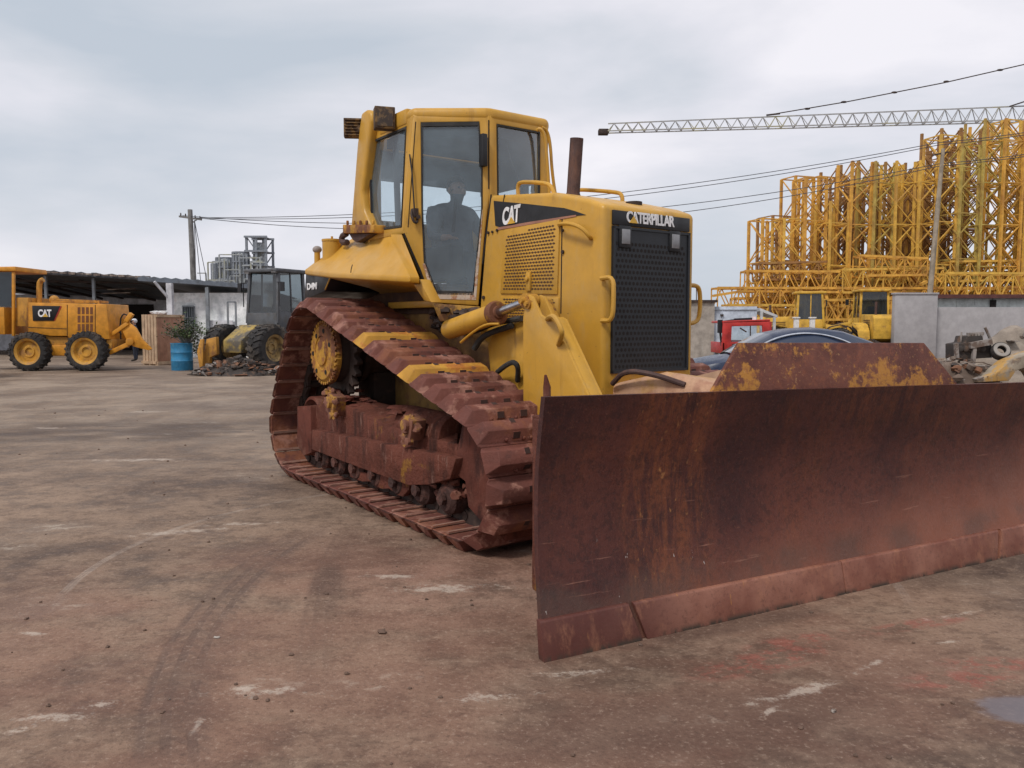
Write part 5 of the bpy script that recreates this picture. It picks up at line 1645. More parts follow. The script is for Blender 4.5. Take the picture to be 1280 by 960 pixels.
b.bar((a.x, 36.37, (a.z + c.z) / 2), (c.x, 36.37, (a.z + c.z) / 2), .04); b.bar((a.x, 36.34, a.z), (c.x, 36.34, a.z), .07)
obj('window_bars', b, M_steel, wn)
b = MB(); p = atd(213.5, 400, 35.5); b.bar((p.x, p.y, 0), (p.x, p.y, 3.35), .24); b.bar((p.x, p.y, 2.6), atd(193, 352, 35.0), .10); obj('post', b, M_wallg, T)
b = MB(); p = atd(260, 400, 35.95); b.bar((p.x, p.y, 0), (p.x, p.y, 3.2), .14); obj('post', b, M_steel, T)
b = MB()
for px in (285, 295): p = atd(px, 400, 35); b.bar((p.x, p.y, 0), (p.x, p.y, 2.5), .07)
b.bar(V((atd(285, 400, 35).x, 35, 2.5)), V((atd(295, 400, 35).x, 35, 2.5)), .07)
single('pipe_frame', b, M_steel, 'tall thin grey pipe frame standing in front of the white store', 'frame', (-12.4, 35, 0))
b = MB(); a, c = atd(263, 390, 36.0), atd(284, 433, 36.0); b.box(((a.x + c.x) / 2, 36.1, .85), (c.x - a.x + .5, .1, 1.7)); b.box(((a.x + c.x) / 2 + .1, 36.4, .85), (c.x - a.x + .2, .4, 1.6))
single('concrete_panel', b, M_wallg, 'weathered grey concrete panel standing against the white store', 'panel', (-13.3, 36.1, 0))


# ---- utility pole and wires
T = wthing('utility_pole', 'tall grey timber utility pole with a crossarm, rising behind the shed', 'pole', (atd(240, 400, 46).x, 46, 0))
px_ = atd(243, 400, 46)
b = MB(); top = atd(237.5, 262, 46); b.tube([(px_.x + .1, 46, 0), (top.x, 46, top.z)], [.19, .13], 10); obj('pole', b, M_timber, T)
b = MB(); b.bar(atd(224, 270.5, 46), atd(252, 274.5, 46), .12, .1); b.bar(atd(238, 280, 46), atd(247, 274, 46), .05); obj('crossarm', b, M_timber, T)
for px, py in ((226, 268), (232, 269), (244, 271), (250, 272)):
    b = MB(); p = atd(px, py + 2.5, 46); b.cyl(p, p + V((0, 0, .2)), .05, .03, n=8); obj('insulator', b, M_dark, T)
M_wire = plain('wire', (.05, .05, .06), .6)


def wire(pts, r, label, cat='cable', grp=None):
    b = MB(); b.tube(pts, r, 5)
    return single('power_line', b, M_wire, label, cat, pts[0], grp)


def catn(a, c, sag, n=24):
    return [a.lerp(c, i / n) - V((0, 0, 4 * sag * (i / n) * (1 - i / n))) for i in range(n + 1)]


far_pole = atd(1180, 186, 40)
gl_ = 'power lines between the two utility poles'
for k, (a, m_, z_, lb) in enumerate((((250, 272), (440, 268.5), (1172, 178.5), 'uppermost thin black power line of those hung between the utility poles'),
                                     ((250, 273), (440, 272), (1172, 181.5), 'second power line from the top between the utility poles'),
                                     ((228, 269.5), (440, 279), (1172, 205), 'third power line from the top between the utility poles'),
                                     ((244, 272), (440, 286), (1172, 208), 'lowest sagging power line between the utility poles'))):
    A0, A1 = atd(*a, 46), atd(*z_, 40.5)
    # sag chosen so that the wire hangs at the height seen left of the bulldozer
    t_ = None
    best = 0
    for q in range(1, 99):
        p = A0.lerp(A1, q / 100); r_ = CXP + F_PX * (p.x / ((p - CAM).dot(cFd)))
        if abs(r_ - m_[0]) < 12: t_ = q / 100; break
    t_ = t_ or .2
    line = A0.lerp(A1, t_); want = atd(m_[0], m_[1], line.y)
    sag = (line.z - want.z) / (4 * t_ * (1 - t_))
    pts = catn(A0, A1, sag, 30)
    e = A1 - A0
    ex_ = A1 + V((e.x * .35, e.y * .35, 2.4))
    pts += catn(A1, ex_, .4, 8)[1:]
    wire(pts, .019, lb, 'cable', gl_)
b = MB()
for dx in (-.9, -.3, .5): b.tube(catn(atd(243, 275, 46), V((px_.x + dx + .8, 46.6, 0)), 0, 3), .02, 5)
single('pole_guy', b, M_wire, 'thin guy wires dropping from the crossarm of the left utility pole', 'cable', (px_.x, 46, 0))

# leaning pole at the right
b = MB(); p0 = atd(1155, 440, 39); b.tube([(p0.x, 39, 0), atd(1164, 350, 39.3), atd(1172, 260, 39.7), atd(1179, 186, 40)], [.135, .125, .11, .085], 10)
T = wthing('leaning_pole', 'tall weathered pole leaning right, in front of the yellow crane sections', 'pole', (p0.x, 39, 0))
obj('pole', b, weathered('pale_weathered_pole', (.30, .25, .19), [((.13, .11, .09), 2, .45, .65, (1, 1, .15), .7)], rough=.9), T)
b = MB(); b.bar(atd(1166, 194, 40), atd(1186, 190, 40), .07); obj('crossarm', b, M_dark, T)

# ---- process plant far behind
T = wthing('process_plant', 'distant industrial process tower and round vessels with pipes and platforms', 'plant', (atd(300, 400, 170).x, 170, 0))
M_pl = weathered('plant_steel', (.20, .22, .25), rough=.6); M_plv = weathered('plant_vessel', (.30, .32, .33), [((.30, .28, .12), .2, .5, .6, None, .5)], rough=.6)
D = 170; kk = D / F_PX
tw = MB(); xa, xb = atd(308, 300, D).x, atd(332, 300, D).x; zt = atd(320, 296, D).z
for x in (xa, (xa + xb) / 2, xb):
    for y in (D, D + 5): tw.bar((x, y, 0), (x, y, zt), .45)
for k in range(8):
    z = zt - k * 3.0
    for y in (D, D + 5): tw.bar((xa - .4, y - .3, z), (xb + .4, y - .3, z), .4); tw.bar((xa, y + .1, z), ((xa + xb) / 2, y + .1, z - 3), .20); tw.bar((xb, y + .4, z), ((xa + xb) / 2, y + .4, z - 3), .20)
    tw.box(((xa + xb) / 2, D + 2.5, z + .05), (xb - xa - .6, 4.2, .15))
obj('tower_frame', tw, M_pl, T)
tw = MB(); tw.cyl(((xa + xb) / 2, D + 2.5, 8), ((xa + xb) / 2, D + 2.5, zt - 1), 1.0, n=12); tw.cyl((xa + 1, D + 2, 8), (xa + 1, D + 2, zt - 4), .5, n=8); obj('column_vessel', tw, M_plv, T)
for (pa, pb, pt) in ((287, 307, 315), (266, 287, 322), (262, 270, 330)):
    x0, x1 = atd(pa, 300, D).x, atd(pb, 300, D).x; z = atd(0, pt, D).z; r_ = (x1 - x0) / 2
    b = MB(); b.lathe([(0, z), (r_ * .5, z - .3), (r_ * .9, z - 1.2), (r_ * .9, 0)], ((x0 + x1) / 2, D + r_, 0), (0, 0, 1), 20)
    ve = obj('round_vessel', b, M_plv, T)
    b = MB()
    for q in range(14):
        a = 2 * math.pi * q / 14; p = V(((x0 + x1) / 2 + r_ * math.cos(a), D + r_ + r_ * math.sin(a), 0)); b.bar(p, p + V((0, 0, z)), .28)
        a2 = 2 * math.pi * (q + 1) / 14; p2 = V(((x0 + x1) / 2 + r_ * math.cos(a2), D + r_ + r_ * math.sin(a2), 0))
        for zz in (z, z - 2, z - 4.5, z - 7): b.bar(p + V((0, 0, zz)), p2 + V((0, 0, zz)), .3)
    obj('platform_rings', b, M_pl, ve)
b = MB(); rs = random.Random(2)
for q in range(16):
    x = atd(rs.uniform(262, 330), 300, D).x; z = rs.uniform(9, 16); y_ = D - 1 - q * .35; b.bar((x, y_, 6), (x, y_, z), .25); b.bar((x, y_ + .14, z), (x + rs.uniform(-5, 5), y_ + .14, z), .22)
obj('pipework', b, M_plv, T)

# ---- crate, loose sheet on it, drum with shrub, hydrant-like yellow post, heap
g1 = gnd(182, 455); g2 = gnd(231, 456)
d1 = 30.0
T = wthing('wooden_crate', 'tall crate with pale planked side and red brown plywood face, beside the blue drum', 'crate', (atd(205, 400, 31).x, 31, 0))
a0 = atd(179.5, 455, 29.9); a0.z = 0; a1 = V((atd(198, 455, 29.3).x, 29.3, 0)); a2 = V((atd(232, 455, 30.8).x, 30.8, 0)); a3 = a0 + (a2 - a1)
zt = atd(198, 393, 29.3).z
b = MB(); b.prism([a0, a1, a2, a3], (0, 0, zt)); cr_b = obj('panels', b, M_ply, T, bevel=.01)
nl = (a1 - a0).normalized(); nn = V((nl.y, -nl.x, 0))
b = MB()
for i in range(5):
    p, q = a0.lerp(a1, i / 5 + .02), a0.lerp(a1, (i + 1) / 5 - .02)
    b.prism([p + nn * .002, q + nn * .002, q + nn * .03, p + nn * .03], (0, 0, zt * (1 if i != 2 else .99)))
for z in (.1,):
    b.bar(a0 + nn * .05 + V((0, 0, z)), a1 + nn * .05 + V((0, 0, z)), .08, .10)
obj('planks', b, M_plank, T)
b = MB()
for k in (.08, .5, .92): p = a0.lerp(a1, k); b.box(p + V((.03, -.04, .06)), (.1, .12, .12))
b.bar(a1 + V((0, -.03, zt - .05)), a2 + V((0, -.03, zt - .05)), .05, .1); b.bar(a1 + V((0, -.03, .08)), a2 + V((0, -.03, .08)), .05, .12)
obj('battens', b, M_plank, T)
b = MB()
for i in range(7): b.ball(atd(193 + i * 2.0, 390.5 + (i % 2), 30.1) , .11, 8, sc=(1.4, 1, .6), rough=.6, seed=i)
single('white_rag', b, plain('white_cloth', (.6, .6, .6), .9), 'crumpled white rag lying on top of the tall crate', 'rag', atd(198, 393, 30.1))

T = wthing('blue_drum', 'blue steel drum used as a planter, in front of the plywood crate', 'drum', (atd(229, 463, 26.2).x, 26.2, 0))
dp = V((atd(228, 463, 26.2).x, 26.2, 0)); r_ = .34; zt = .90
b = MB(); b.lathe([(r_ * .97, .0), (r_, .015), (r_, .3), (r_ * 1.03, .315), (r_, .33), (r_, .58), (r_ * 1.03, .595), (r_, .61), (r_, .87), (r_ * 1.04, .89), (r_ * .98, .9), (r_ * .93, .87), (0, .84)], dp, (0, 0, 1), 28)
obj('body', b, M_blue, T)
M_leaf = weathered('dusty_leaves', (.045, .075, .025), [((.10, .12, .045), 6, .45, .65, None, .8), ((.10, .07, .03), 9, .6, .7, None, .7)], rough=.8)


def shrub(name, c, sc, n, label, cat='shrub', seed=1, leaf=.06):
    rs = random.Random(seed); T = wthing(name, label, cat, c)
    st = MB(); lf = MB()
    for q in range(n):
        a = rs.uniform(0, 6.28); rr = rs.uniform(.1, 1) * sc[0]; h = rs.uniform(.45, 1) * sc[1]
        tip = V(c) + V((math.cos(a) * rr, math.sin(a) * rr * .8, h * (1 - .35 * rr / sc[0])))
        mid = V(c).lerp(tip, .5) + V((0, 0, .12 * sc[1]))
        st.tube([V(c), mid, tip], [.015, .009, .004], 4)
        for j in range(16):
            p = (mid.lerp(tip, rs.uniform(-.5, 1.05))) + V((rs.uniform(-1, 1), rs.uniform(-1, 1), rs.uniform(-1, 1))) * .09
            u = V((rs.uniform(-1, 1), rs.uniform(-1, 1), rs.uniform(-.6, .6))).normalized(); w_ = u.cross(V((rs.random(), rs.random(), 1))).normalized()
            l_ = leaf * rs.uniform(.6, 1.4)
            lf.add([p, p + u * l_ + w_ * l_ * .4, p + u * l_ * 2, p + u * l_ - w_ * l_ * .4], [(0, 1, 2, 3)])
    obj('stems', st, M_timber, T); obj('foliage', lf, M_leaf, T)
    return T


shrub('shrub', dp + V((.15, 0, .8)), (1.0, 1.05), 60, 'bushy green plant growing out of the blue drum', 'plant', 4)
shrub('shrub', V((atd(255, 440, 27.8).x, 27.8, .2)), (.7, 1.35), 20, 'straggly green weed behind the scrap heap', 'plant', 8)

T = wthing('yellow_guard', 'bent yellow steel guard standing on the scrap heap by the drum', 'guard', (atd(259, 460, 25).x, 25, 0))
b = MB(); b.prism([atd(252, 461, 25), atd(255, 440, 25), atd(258, 424, 25), atd(270, 421, 25), atd(271, 443, 25), atd(262, 447, 25), atd(261, 462, 25)], (0, .25, 0)); b.prism([atd(250, 465, 24.8), atd(246, 440, 24.8), atd(250, 424, 24.8), atd(254, 424, 24.8), atd(253, 465, 24.8)], (0, .12, 0))
obj('plate', b, M_catrust, T, bevel=.02)


def heap(name, c, rx, ry, h, n, mat, mats_bits, label, seed, cat='scrap', bit=(.05, .22)):
    """pile of scrap nobody could count: a lumpy mound with plates, bars and tubes thrown on it"""
    rs = random.Random(seed); b = MB(); N, M_ = 26, 10; vs = []; c = V(c)
    for j in range(M_ + 1):
        for i in range(N):
            a = 2 * math.pi * i / N; k = j / M_
            rr = k * (1 + .22 * noise.noise(V((math.cos(a) * 1.6, math.sin(a) * 1.6, seed))))
            z = h * (math.cos(k * math.pi / 2) ** 1.1) * (1 + .5 * noise.noise(V((rr * math.cos(a) * 2.4, rr * math.sin(a) * 2.4, seed + 5)))) if j < M_ else -.02
            vs.append(c + V((rr * rx * math.cos(a), rr * ry * math.sin(a), z)))
    fs = [(j * N + i, j * N + (i + 1) % N, (j + 1) * N + (i + 1) % N, (j + 1) * N + i) for j in range(M_) for i in range(N)]
    b.add(vs, fs, 0)
    for q in range(n):
        a = rs.uniform(0, 6.28); k = rs.uniform(0, 1.05) ** .7; z = h * math.cos(min(1, k) * math.pi / 2) + rs.uniform(0, .06)
        p = c + V((k * rx * math.cos(a), k * ry * math.sin(a), z)); mi = 1 + rs.randrange(len(mats_bits))
        rot = Matrix.Rotation(rs.uniform(0, 6.28), 3, 'Z') @ Matrix.Rotation(rs.uniform(-.8, .8), 3, 'X'); s_ = rs.uniform(*bit); t_ = rs.random()
        if t_ < .35: b.box(p, (s_ * 1.6, s_, s_ * .12), rot, mi)
        elif t_ < .6:
            d_ = rot @ V((1, 0, 0)); b.tube([p - d_ * s_ * 1.6, p, p + d_ * s_ * 1.5 + V((0, 0, rs.uniform(-.05, .1)))], s_ * .09, 6, mi=mi)
        elif t_ < .8: b.cyl(p, p + rot @ V((0, 0, s_ * .6)), s_ * .5, n=10, mi=mi)
        else: b.ball(p, s_ * .6, 7, mi=mi, sc=(1.2, 1, .7), rough=.9, seed=q)
    return single(name, b, [mat] + mats_bits, label, cat, c, kind='stuff')


M_scrap = weathered('dark_scrap', (.04, .032, .028), [((.14, .08, .05), 4, .5, .65, None, .8)], rough=.8)
M_scrapl = weathered('pale_scrap', (.25, .22, .20), [((.10, .06, .04), 5, .5, .6, None, .8)], rough=.7)
M_scrapr = weathered('rusty_scrap', (.19, .09, .05), [((.08, .05, .04), 5, .5, .6, None, .8)], rough=.8)
M_soil = weathered('heap_soil', (.12, .085, .065), [((.28, .23, .19), 2, .5, .65, None, .6)], rough=.95)
hp = gnd(290, 470)
heap('scrap_heap', (hp.x, hp.y + .6, 0), 1.4, .8, .40, 280, M_scrap, [M_scrap, M_scrapl, M_scrapr, M_scrap], 'low heap of dark scrap parts and dirt at the foot of the loader', 3)
for i, (px, py, rr) in enumerate(((350, 388, .62), (366, 392, .6))): pass

# ================================================================== RIGHT BACKGROUND
M_jib = [weathered('yellow_mast_paint', (.62, .37, .065), [((.42, .22, .06), .7, .48, .64, None, .7)], rough=.6),
         weathered('orange_mast_paint', (.62, .33, .055), [((.34, .15, .04), .8, .46, .62, None, .7)], rough=.6),
         weathered('olive_mast_paint', (.44, .33, .08), [((.30, .15, .05), .8, .45, .62, None, .6)], rough=.65),
         weathered('brown_rusted_mast', (.28, .14, .05), [((.42, .25, .07), 1.0, .5, .62, None, .6)], rough=.75)]


def lattice(L, w, bay, c=.13, t=.06, axis='z', taper=1.0, double=False):
    """square lattice box along z, origin at its base centre"""
    b = MB(); n = max(1, round(L / bay)); h = L / n
    W = lambda z: w * (1 + (taper - 1) * z / L) / 2
    cs = ((-1, -1), (1, -1), (1, 1), (-1, 1))
    for x, y in cs: b.bar((x * W(0), y * W(0), 0), (x * W(L), y * W(L), L), c)
    for k in range(n + 1):
        z = k * h
        for i in range(4):
            (x0, y0), (x1, y1) = cs[i], cs[(i + 1) % 4]
            if k % 2 == 0 or double: b.bar((x0 * W(z), y0 * W(z), z), (x1 * W(z), y1 * W(z), z), t * 1.2)
            if k < n:
                z2 = z + h
                if (k + i) % 2: b.bar((x0 * W(z), y0 * W(z), z), (x1 * W(z2), y1 * W(z2), z2), t)
                else: b.bar((x1 * W(z), y1 * W(z), z), (x0 * W(z2), y0 * W(z2), z2), t)
    return b


def top_at(px):
    for x0, x1, y in ((930, 992, 277), (992, 1026, 228), (1026, 1042, 255), (1042, 1056, 205), (1056, 1076, 202), (1076, 1164, 208), (1164, 1172, 170), (1172, 1192, 180), (1192, 1204, 168), (1204, 1222, 150), (1222, 1248, 148), (1248, 1262, 174), (1262, 1500, 180)):
        if x0 <= px < x1: return y
    return 200


mast_cache = {}
rs = random.Random(11)
masts = []
rows = [(50.0, 0), (52.6, 12), (55.2, 5), (57.8, 19)]
for ri, (dist, ph) in enumerate(rows):
    step = 26.5 * 50 / dist
    px = 954 + ph
    while px < 1345:
        y = top_at(px)
        if ri > 0 and rs.random() < .15: px += step; continue
        H_ = atd(px, y, dist).z
        if ri > 0 and px > 1040: H_ *= rs.choice((1, .995, .97, .93))
        if rs.random() < .25 and ri == 0 and px > 1180: H_ *= .82
        masts.append((px, dist + rs.uniform(-.3, .3), H_)); px += step * rs.uniform(.93, 1.07)
first = {}
ords = {}
for i, (px, dist, H_) in enumerate(masts):
    key = (round(H_ * 2) / 2, rs.choice((0, 0, 1, 2)) if dist < 52 else rs.choice((0, 1, 3, 3, 3)))
    if key not in mast_cache:
        mast_cache[key] = lattice(key[0], 1.34 + .06 * key[1], 1.32, .13 + .02 * (key[1] % 2), .058).mesh('crane_mast', M_jib[key[1]])
    me = mast_cache[key]
    o = bpy.data.objects.new('crane_mast', me); COL.objects.link(o)
    p = atd(px, 400, dist); o.location = (p.x, dist, 0); o.rotation_euler = (R(rs.uniform(-.3, .3)), R(rs.uniform(-.4, .4)), R(rs.uniform(-5, 5) + 16 + (px - 950) * -.0))
    hue = ('yellow', 'orange', 'olive yellow', 'rusty brown')[key[1]]
    o['category'] = 'crane section'; o['group'] = 'tower crane sections stood upright in the storage yard'
    row = 'front' if dist < 51.3 else ('second' if dist < 53.9 else ('third' if dist < 56.5 else 'rearmost'))
    ords.setdefault(row, []).append((px, o, hue))
ORD = ['first', 'second', 'third', 'fourth', 'fifth', 'sixth', 'seventh', 'eighth', 'ninth', 'tenth', 'eleventh', 'twelfth', 'thirteenth', 'fourteenth', 'fifteenth', 'sixteenth', 'seventeenth', 'eighteenth', 'nineteenth', 'twentieth', 'last but one', 'last']
for row, lst in ords.items():
    lst.sort(key=lambda t: t[0])
    for i, (px, o, hue) in enumerate(lst):
        o['label'] = f'{hue} lattice crane section, {ORD[min(i, 21)]} from the left in the {row} upright row'

# stacked horizontal jib sections in front of the upright ones
js = [(905, 1290, 395, 46.5, 1.25, 'bottom'), (893, 1300, 374, 47.6, 1.3, 'second'), (928, 1045, 352, 48.2, 1.2, 'upper left'), (1046, 1170, 352, 47.8, 1.35, 'upper right'),
      (1070, 1155, 333, 48.0, 1.2, 'topmost'), (945, 1030, 340, 48.9, 1.0, 'upper left rear'), (1175, 1300, 356, 46.8, 1.3, 'far right'), (1000, 1120, 388, 44.8, 1.1, 'nearest low'),
      (915, 1100, 384, 50.3, 1.1, 'lower rear'), (960, 1180, 362, 50.6, 1.1, 'middle rear'), (1090, 1300, 372, 49.6, 1.2, 'right rear'), (1120, 1300, 392, 47.2, 1.2, 'lowest right'),
      (940, 1090, 366, 51.6, 1.3, 'deep left'), (1060, 1300, 360, 51.9, 1.3, 'deep right'), (980, 1300, 378, 52.4, 1.3, 'deep low'), (1180, 1300, 340, 49.8, 1.2, 'upper far right')]
for i, (xa, xb, py, dist, w_, nm) in enumerate(js):
    a, c = atd(xa, py, dist), atd(xb, py - (2 if i % 2 else -1), dist + (.6 if i % 2 else -.4))
    L = (c - a).length
    b = lattice(L, w_, .62, .13, .055, taper=.8 if i in (1, 4) else 1, double=False)
    q = (c - a).to_track_quat('Z', 'Y').to_matrix().to_4x4()
    b.xform(Matrix.Translation(a) @ q)
    single('jib_section', b, M_jib[(0, 1, 1, 0, 1, 3)[i % 6]], f'orange yellow lattice jib section lying flat, {nm} one of the stack', 'crane section', (a + c) / 2, 'jib sections lying stacked in the yard')
b = MB()
for i in range(26):
    px = rs.uniform(930, 1290); py = rs.uniform(350, 400); a = atd(px, py, rs.uniform(46, 49)); dx = rs.uniform(-2.2, 2.2)
    b.bar(a, a + V((dx, rs.uniform(-.5, .5), rs.uniform(-.8, .9))), rs.uniform(.08, .16))
single('loose_braces', b, M_jib[1], 'tangle of loose orange crane braces among the stacked jib sections', 'scrap', atd(1100, 380, 47), kind='stuff')

# ---- tower crane with its long jib over the yard
T = wthing('tower_crane', 'pale grey tower crane whose long jib reaches across the sky at the right', 'crane', (78, 98, 0))
M_cr = weathered('pale_crane_paint', (.30, .30, .30), [((.40, .36, .16), .15, .5, .6, None, .6)], rough=.6)
t0, t1 = atd(760, 165, 104), atd(1280, 151, 98)
dj = (t1 - t0); dj.z = 0; L0 = dj.length; du = dj.normalized(); t0 = t0.copy(); t1.z = t0.z + (t1.z - t0.z)
side_ = V((-du.y, du.x, 0)); L = L0 * 1.42; up0, up1 = 1.05, 1.75
slope = (t1.z - t0.z) / L0
b = MB(); n = 46
for k in range(n):
    s0, s1 = L * k / n, L * (k + 1) / n; h0 = up0 + (up1 - up0) * min(1, s0 / L0); h1_ = up0 + (up1 - up0) * min(1, s1 / L0)
    P_ = lambda s, u, w: t0 + du * s + V((0, 0, slope * s + u)) + side_ * w
    for w_ in (-.6, .6): b.bar(P_(s0, 0, w_), P_(s1, 0, w_), .13)
    b.bar(P_(s0, h0, 0), P_(s1, h1_, 0), .13)
    m = (s0 + s1) / 2; hm = (h0 + h1_) / 2
    for w_ in (-.6, .6): b.bar(P_(s0, 0, w_), P_(m, hm, 0), .075); b.bar(P_(m, hm, 0), P_(s1, 0, w_), .075)
    b.bar(P_(s0, 0, -.6), P_(s0, 0, .6), .07)
obj('jib', b, M_cr, T)
b = MB(); p = P_(-.6, .0, 0); b.box(p, (1.3, 1.0, .7)); obj('jib_tip', b, M_dark, T, bevel=.1)
# mast, apex, counter jib stand beyond the right edge of the view
cx_ = t0 + du * L
b = lattice(cx_.z + 1, 1.9, 2.0, .2, .1); b.xform(Matrix.Translation((cx_.x, cx_.y, 0))); obj('mast', b, M_cr, T)
pq0, pq1 = atd(1180, 103.5, 98.6), atd(1285, 79.5, 97.5)
apex = V((cx_.x, cx_.y, pq1.z + (pq1.z - pq0.z) / (pq1.x - pq0.x) * (cx_.x - pq1.x)))
b = MB(); b.bar((cx_.x - .8, cx_.y, cx_.z + 1), apex, .3); b.bar((cx_.x + .8, cx_.y, cx_.z + 1), apex, .3); b.bar(cx_, cx_ + du * 14, 1.0, .5); b.box(cx_ + du * 13 - V((0, 0, 1)), (2, 1.6, 2.4)); obj('apex_frame', b, M_cr, T)
b = MB(); ja = atd(962, 143.5, 101.5)
b.tube([ja, atd(1060, 127, 100), atd(1180, 103.5, 98.6), atd(1285, 79.5, 97.5), apex], .07, 5)
for px, py in ((1009, 136), (1055, 127.5), (1118, 115.5), (1183, 102), (1250, 87.5)):
    p = atd(px, py, 100); b.ball(p, .2, 6, sc=(2, 1, .7))
b.bar(atd(1262, 133, 98), atd(1290, 124, 97.5), .14); b.bar(atd(958, 144, 101.5), atd(975, 142, 101.3), .18)
obj('pendant_cable', b, M_dark, T)

# ---- concrete wall, panel building behind it
M_conc = weathered('stained_concrete', (.33, .315, .32), [((.22, .21, .21), .35, .46, .7, (1, 1, .5), .55), ((.17, .16, .15), 1.8, .58, .74, (1, 1, .10), .5)], rough=.9, var=.05)
x0, x1 = atd(1170, 400, 36).x, atd(1480, 400, 36).x
b = MB(); zt = atd(1200, 384, 36).z
b.add([(x0, 36, 0), (x1, 36, 0), (x1, 36, zt), (x0, 36, zt), (x0, 36.25, 0), (x1, 36.25, 0), (x1, 36.25, zt), (x0, 36.25, zt)], [(0, 1, 2, 3), (7, 6, 5, 4), (3, 2, 6, 7), (0, 3, 7, 4), (1, 5, 6, 2)])
single('yard_wall', b, M_conc, 'long low stained concrete wall at the right, right of the leaning pole', 'wall', ((x0 + x1) / 2, 35.1, 0), bevel=.01)
b = MB(); xa, xb = atd(1119, 400, 35.4).x, atd(1169, 400, 35.6).x; zt = atd(1140, 368, 35.4).z
b.box(((xa + xb) / 2, 35.6, zt / 2), (xb - xa, .3, zt)); b.box(((xa + xb) / 2, 35.6, zt + .04), (xb - xa + .08, .38, .08))
single('wall_panel', b, M_conc, 'taller grey concrete wall panel left of the leaning pole', 'wall', ((xa + xb) / 2, 35.6, 0), bevel=.01)
T = wthing('panel_shed', 'white panelled shed with a dark red roof edge, behind the low concrete wall', 'shed', (22, 39, 0))
xa, xb = atd(1168, 400, 38.5).x, atd(1500, 400, 38.5).x; zt = atd(1200, 373, 38.5).z
b = MB(); b.box(((xa + xb) / 2, 39.6, zt / 2), (xb - xa, 2.2, zt))
for i in range(16): x = xa + .2 + i * .86; b.box((x, 38.49, zt / 2), (.04, .03, zt))
obj('wall', b, weathered('white_panel', (.52, .55, .53), [((.35, .34, .32), 1.5, .5, .7, (1, 1, .3), .5)], rough=.6), T)
b = MB(); b.box(((xa + xb) / 2, 39.5, zt + .09), (xb - xa + .3, 2.7, .18)); obj('roof', b, weathered('dark_red_edge', (.10, .035, .03), rough=.6), T)
b = MB(); x = atd(1242, 378, 38.4).x; b.box((x, 38.44, 2.2), (.25, .1, 1.0)); obj('opening', b, M_hole, T)

# pale container block and concrete wall seen past the hood
b = MB(); xa, xb = atd(850, 400, 33).x, atd(893, 400, 33).x; zt = atd(870, 378, 33).z
b.box(((xa + xb) / 2, 33.2, zt / 2), (xb - xa, .4, zt)); 
T = wthing('gate_pier', 'stained concrete pier with a dark cap, just right of the bulldozer grille', 'pier', ((xa + xb) / 2, 33.2, 0))
obj('pier', b, weathered('streaked_concrete', (.33, .29, .25), [((.18, .15, .13), 1.2, .45, .65, (1, 1, .12), .8), ((.5, .48, .45), 2, .55, .7, (1, 1, .2), .5)], rough=.9), T)
b = MB(); b.box(((xa + xb) / 2, 33.2, zt + .05), (xb - xa + .2, .6, .10)); obj('cap', b, M_dark, T)
b = MB(); p = atd(870.5, 376, 33); b.bar(p, atd(870.5, 360, 33), .03); obj('rod', b, M_dark, T)
T = wthing('white_container', 'pale blue grey container standing behind the red truck', 'container', (9, 33, 0))
xa, xb = atd(893.5, 400, 33).x, atd(948, 400, 33).x; zt = atd(900, 383, 33).z
b = MB(); b.box(((xa + xb) / 2, 34.4, zt / 2), (xb - xa, 2.4, zt), None)
for i in range(2): b.box((xa + .35 + i * 1.15, 33.19, zt / 2), (.03, .03, zt - .1))
b.box(((xa + xb) / 2, 33.18, zt - .12), (xb - xa, .05, .06))
obj('body', b, weathered('pale_container_paint', (.42, .46, .53), [((.50, .54, .56), .8, .5, .65, None, .6), ((.3, .3, .3), 2, .6, .7, (1, 1, .2), .5)], rough=.55), T, bevel=.02)
b = MB(); p = atd(898, 394, 33.15); b.box((p.x + .15, 33.16, p.z), (.12, .06, .08)); obj('lock_box', b, M_dark, T)
b = MB(); b.prism([atd(950, 385, 34), atd(972, 394, 34), atd(972, 397, 34), atd(950, 389, 34)], (0, 1.5, 0)); b.bar(atd(952, 388, 34), V((atd(952, 388, 34).x, 34, 0)), .1); b.bar(atd(968, 396, 34), V((atd(968, 396, 34).x, 34, 0)), .1)
single('small_awning', b, weathered('pale_sheet', (.5, .5, .5), rough=.6), 'small pale lean-to sheet canopy right of the container', 'canopy', (atd(960, 400, 34).x, 34.5, 0))

# red truck
M_red = weathered('red_truck_paint', (.42, .03, .025), [((.20, .02, .02), 3, .5, .65, None, .5)], rough=.45)
dT = 27.0
T = wthing('red_truck', 'red light truck seen from behind its cab, between the container and the car', 'truck', (atd(933, 400, 28).x, 28, 0))
A_ = lambda px, py, dd_=0: atd(px, py, dT + dd_)
b = MB()
b.ring([A_(904, 402), A_(963, 400), A_(964, 442), A_(902, 442)], [A_(915, 408), A_(953, 407), A_(954, 427), A_(914, 427.5)], (0, .1, 0))
b.ring([A_(904, 402, 1.5), A_(963, 400, 1.5), A_(964, 442, 1.5), A_(902, 442, 1.5)], [A_(913, 408, 1.5), A_(955, 407, 1.5), A_(956, 425, 1.5), A_(912, 425, 1.5)], (0, .1, 0))
b.prism([A_(904, 401), A_(963, 399), A_(963, 402.5), A_(904, 404)], (0, 1.6, 0))
for s_ in (904, 962): b.prism([A_(s_ - 1, 428), A_(s_ + 2, 428), A_(s_ + 2, 442), A_(s_ - 1, 442)], (0, 1.6, 0)); b.bar(A_(s_ + 1, 402, .8), A_(s_ + 1, 430, .8), .08)
cb_ = obj('cab', b, M_red, T, bevel=.02)
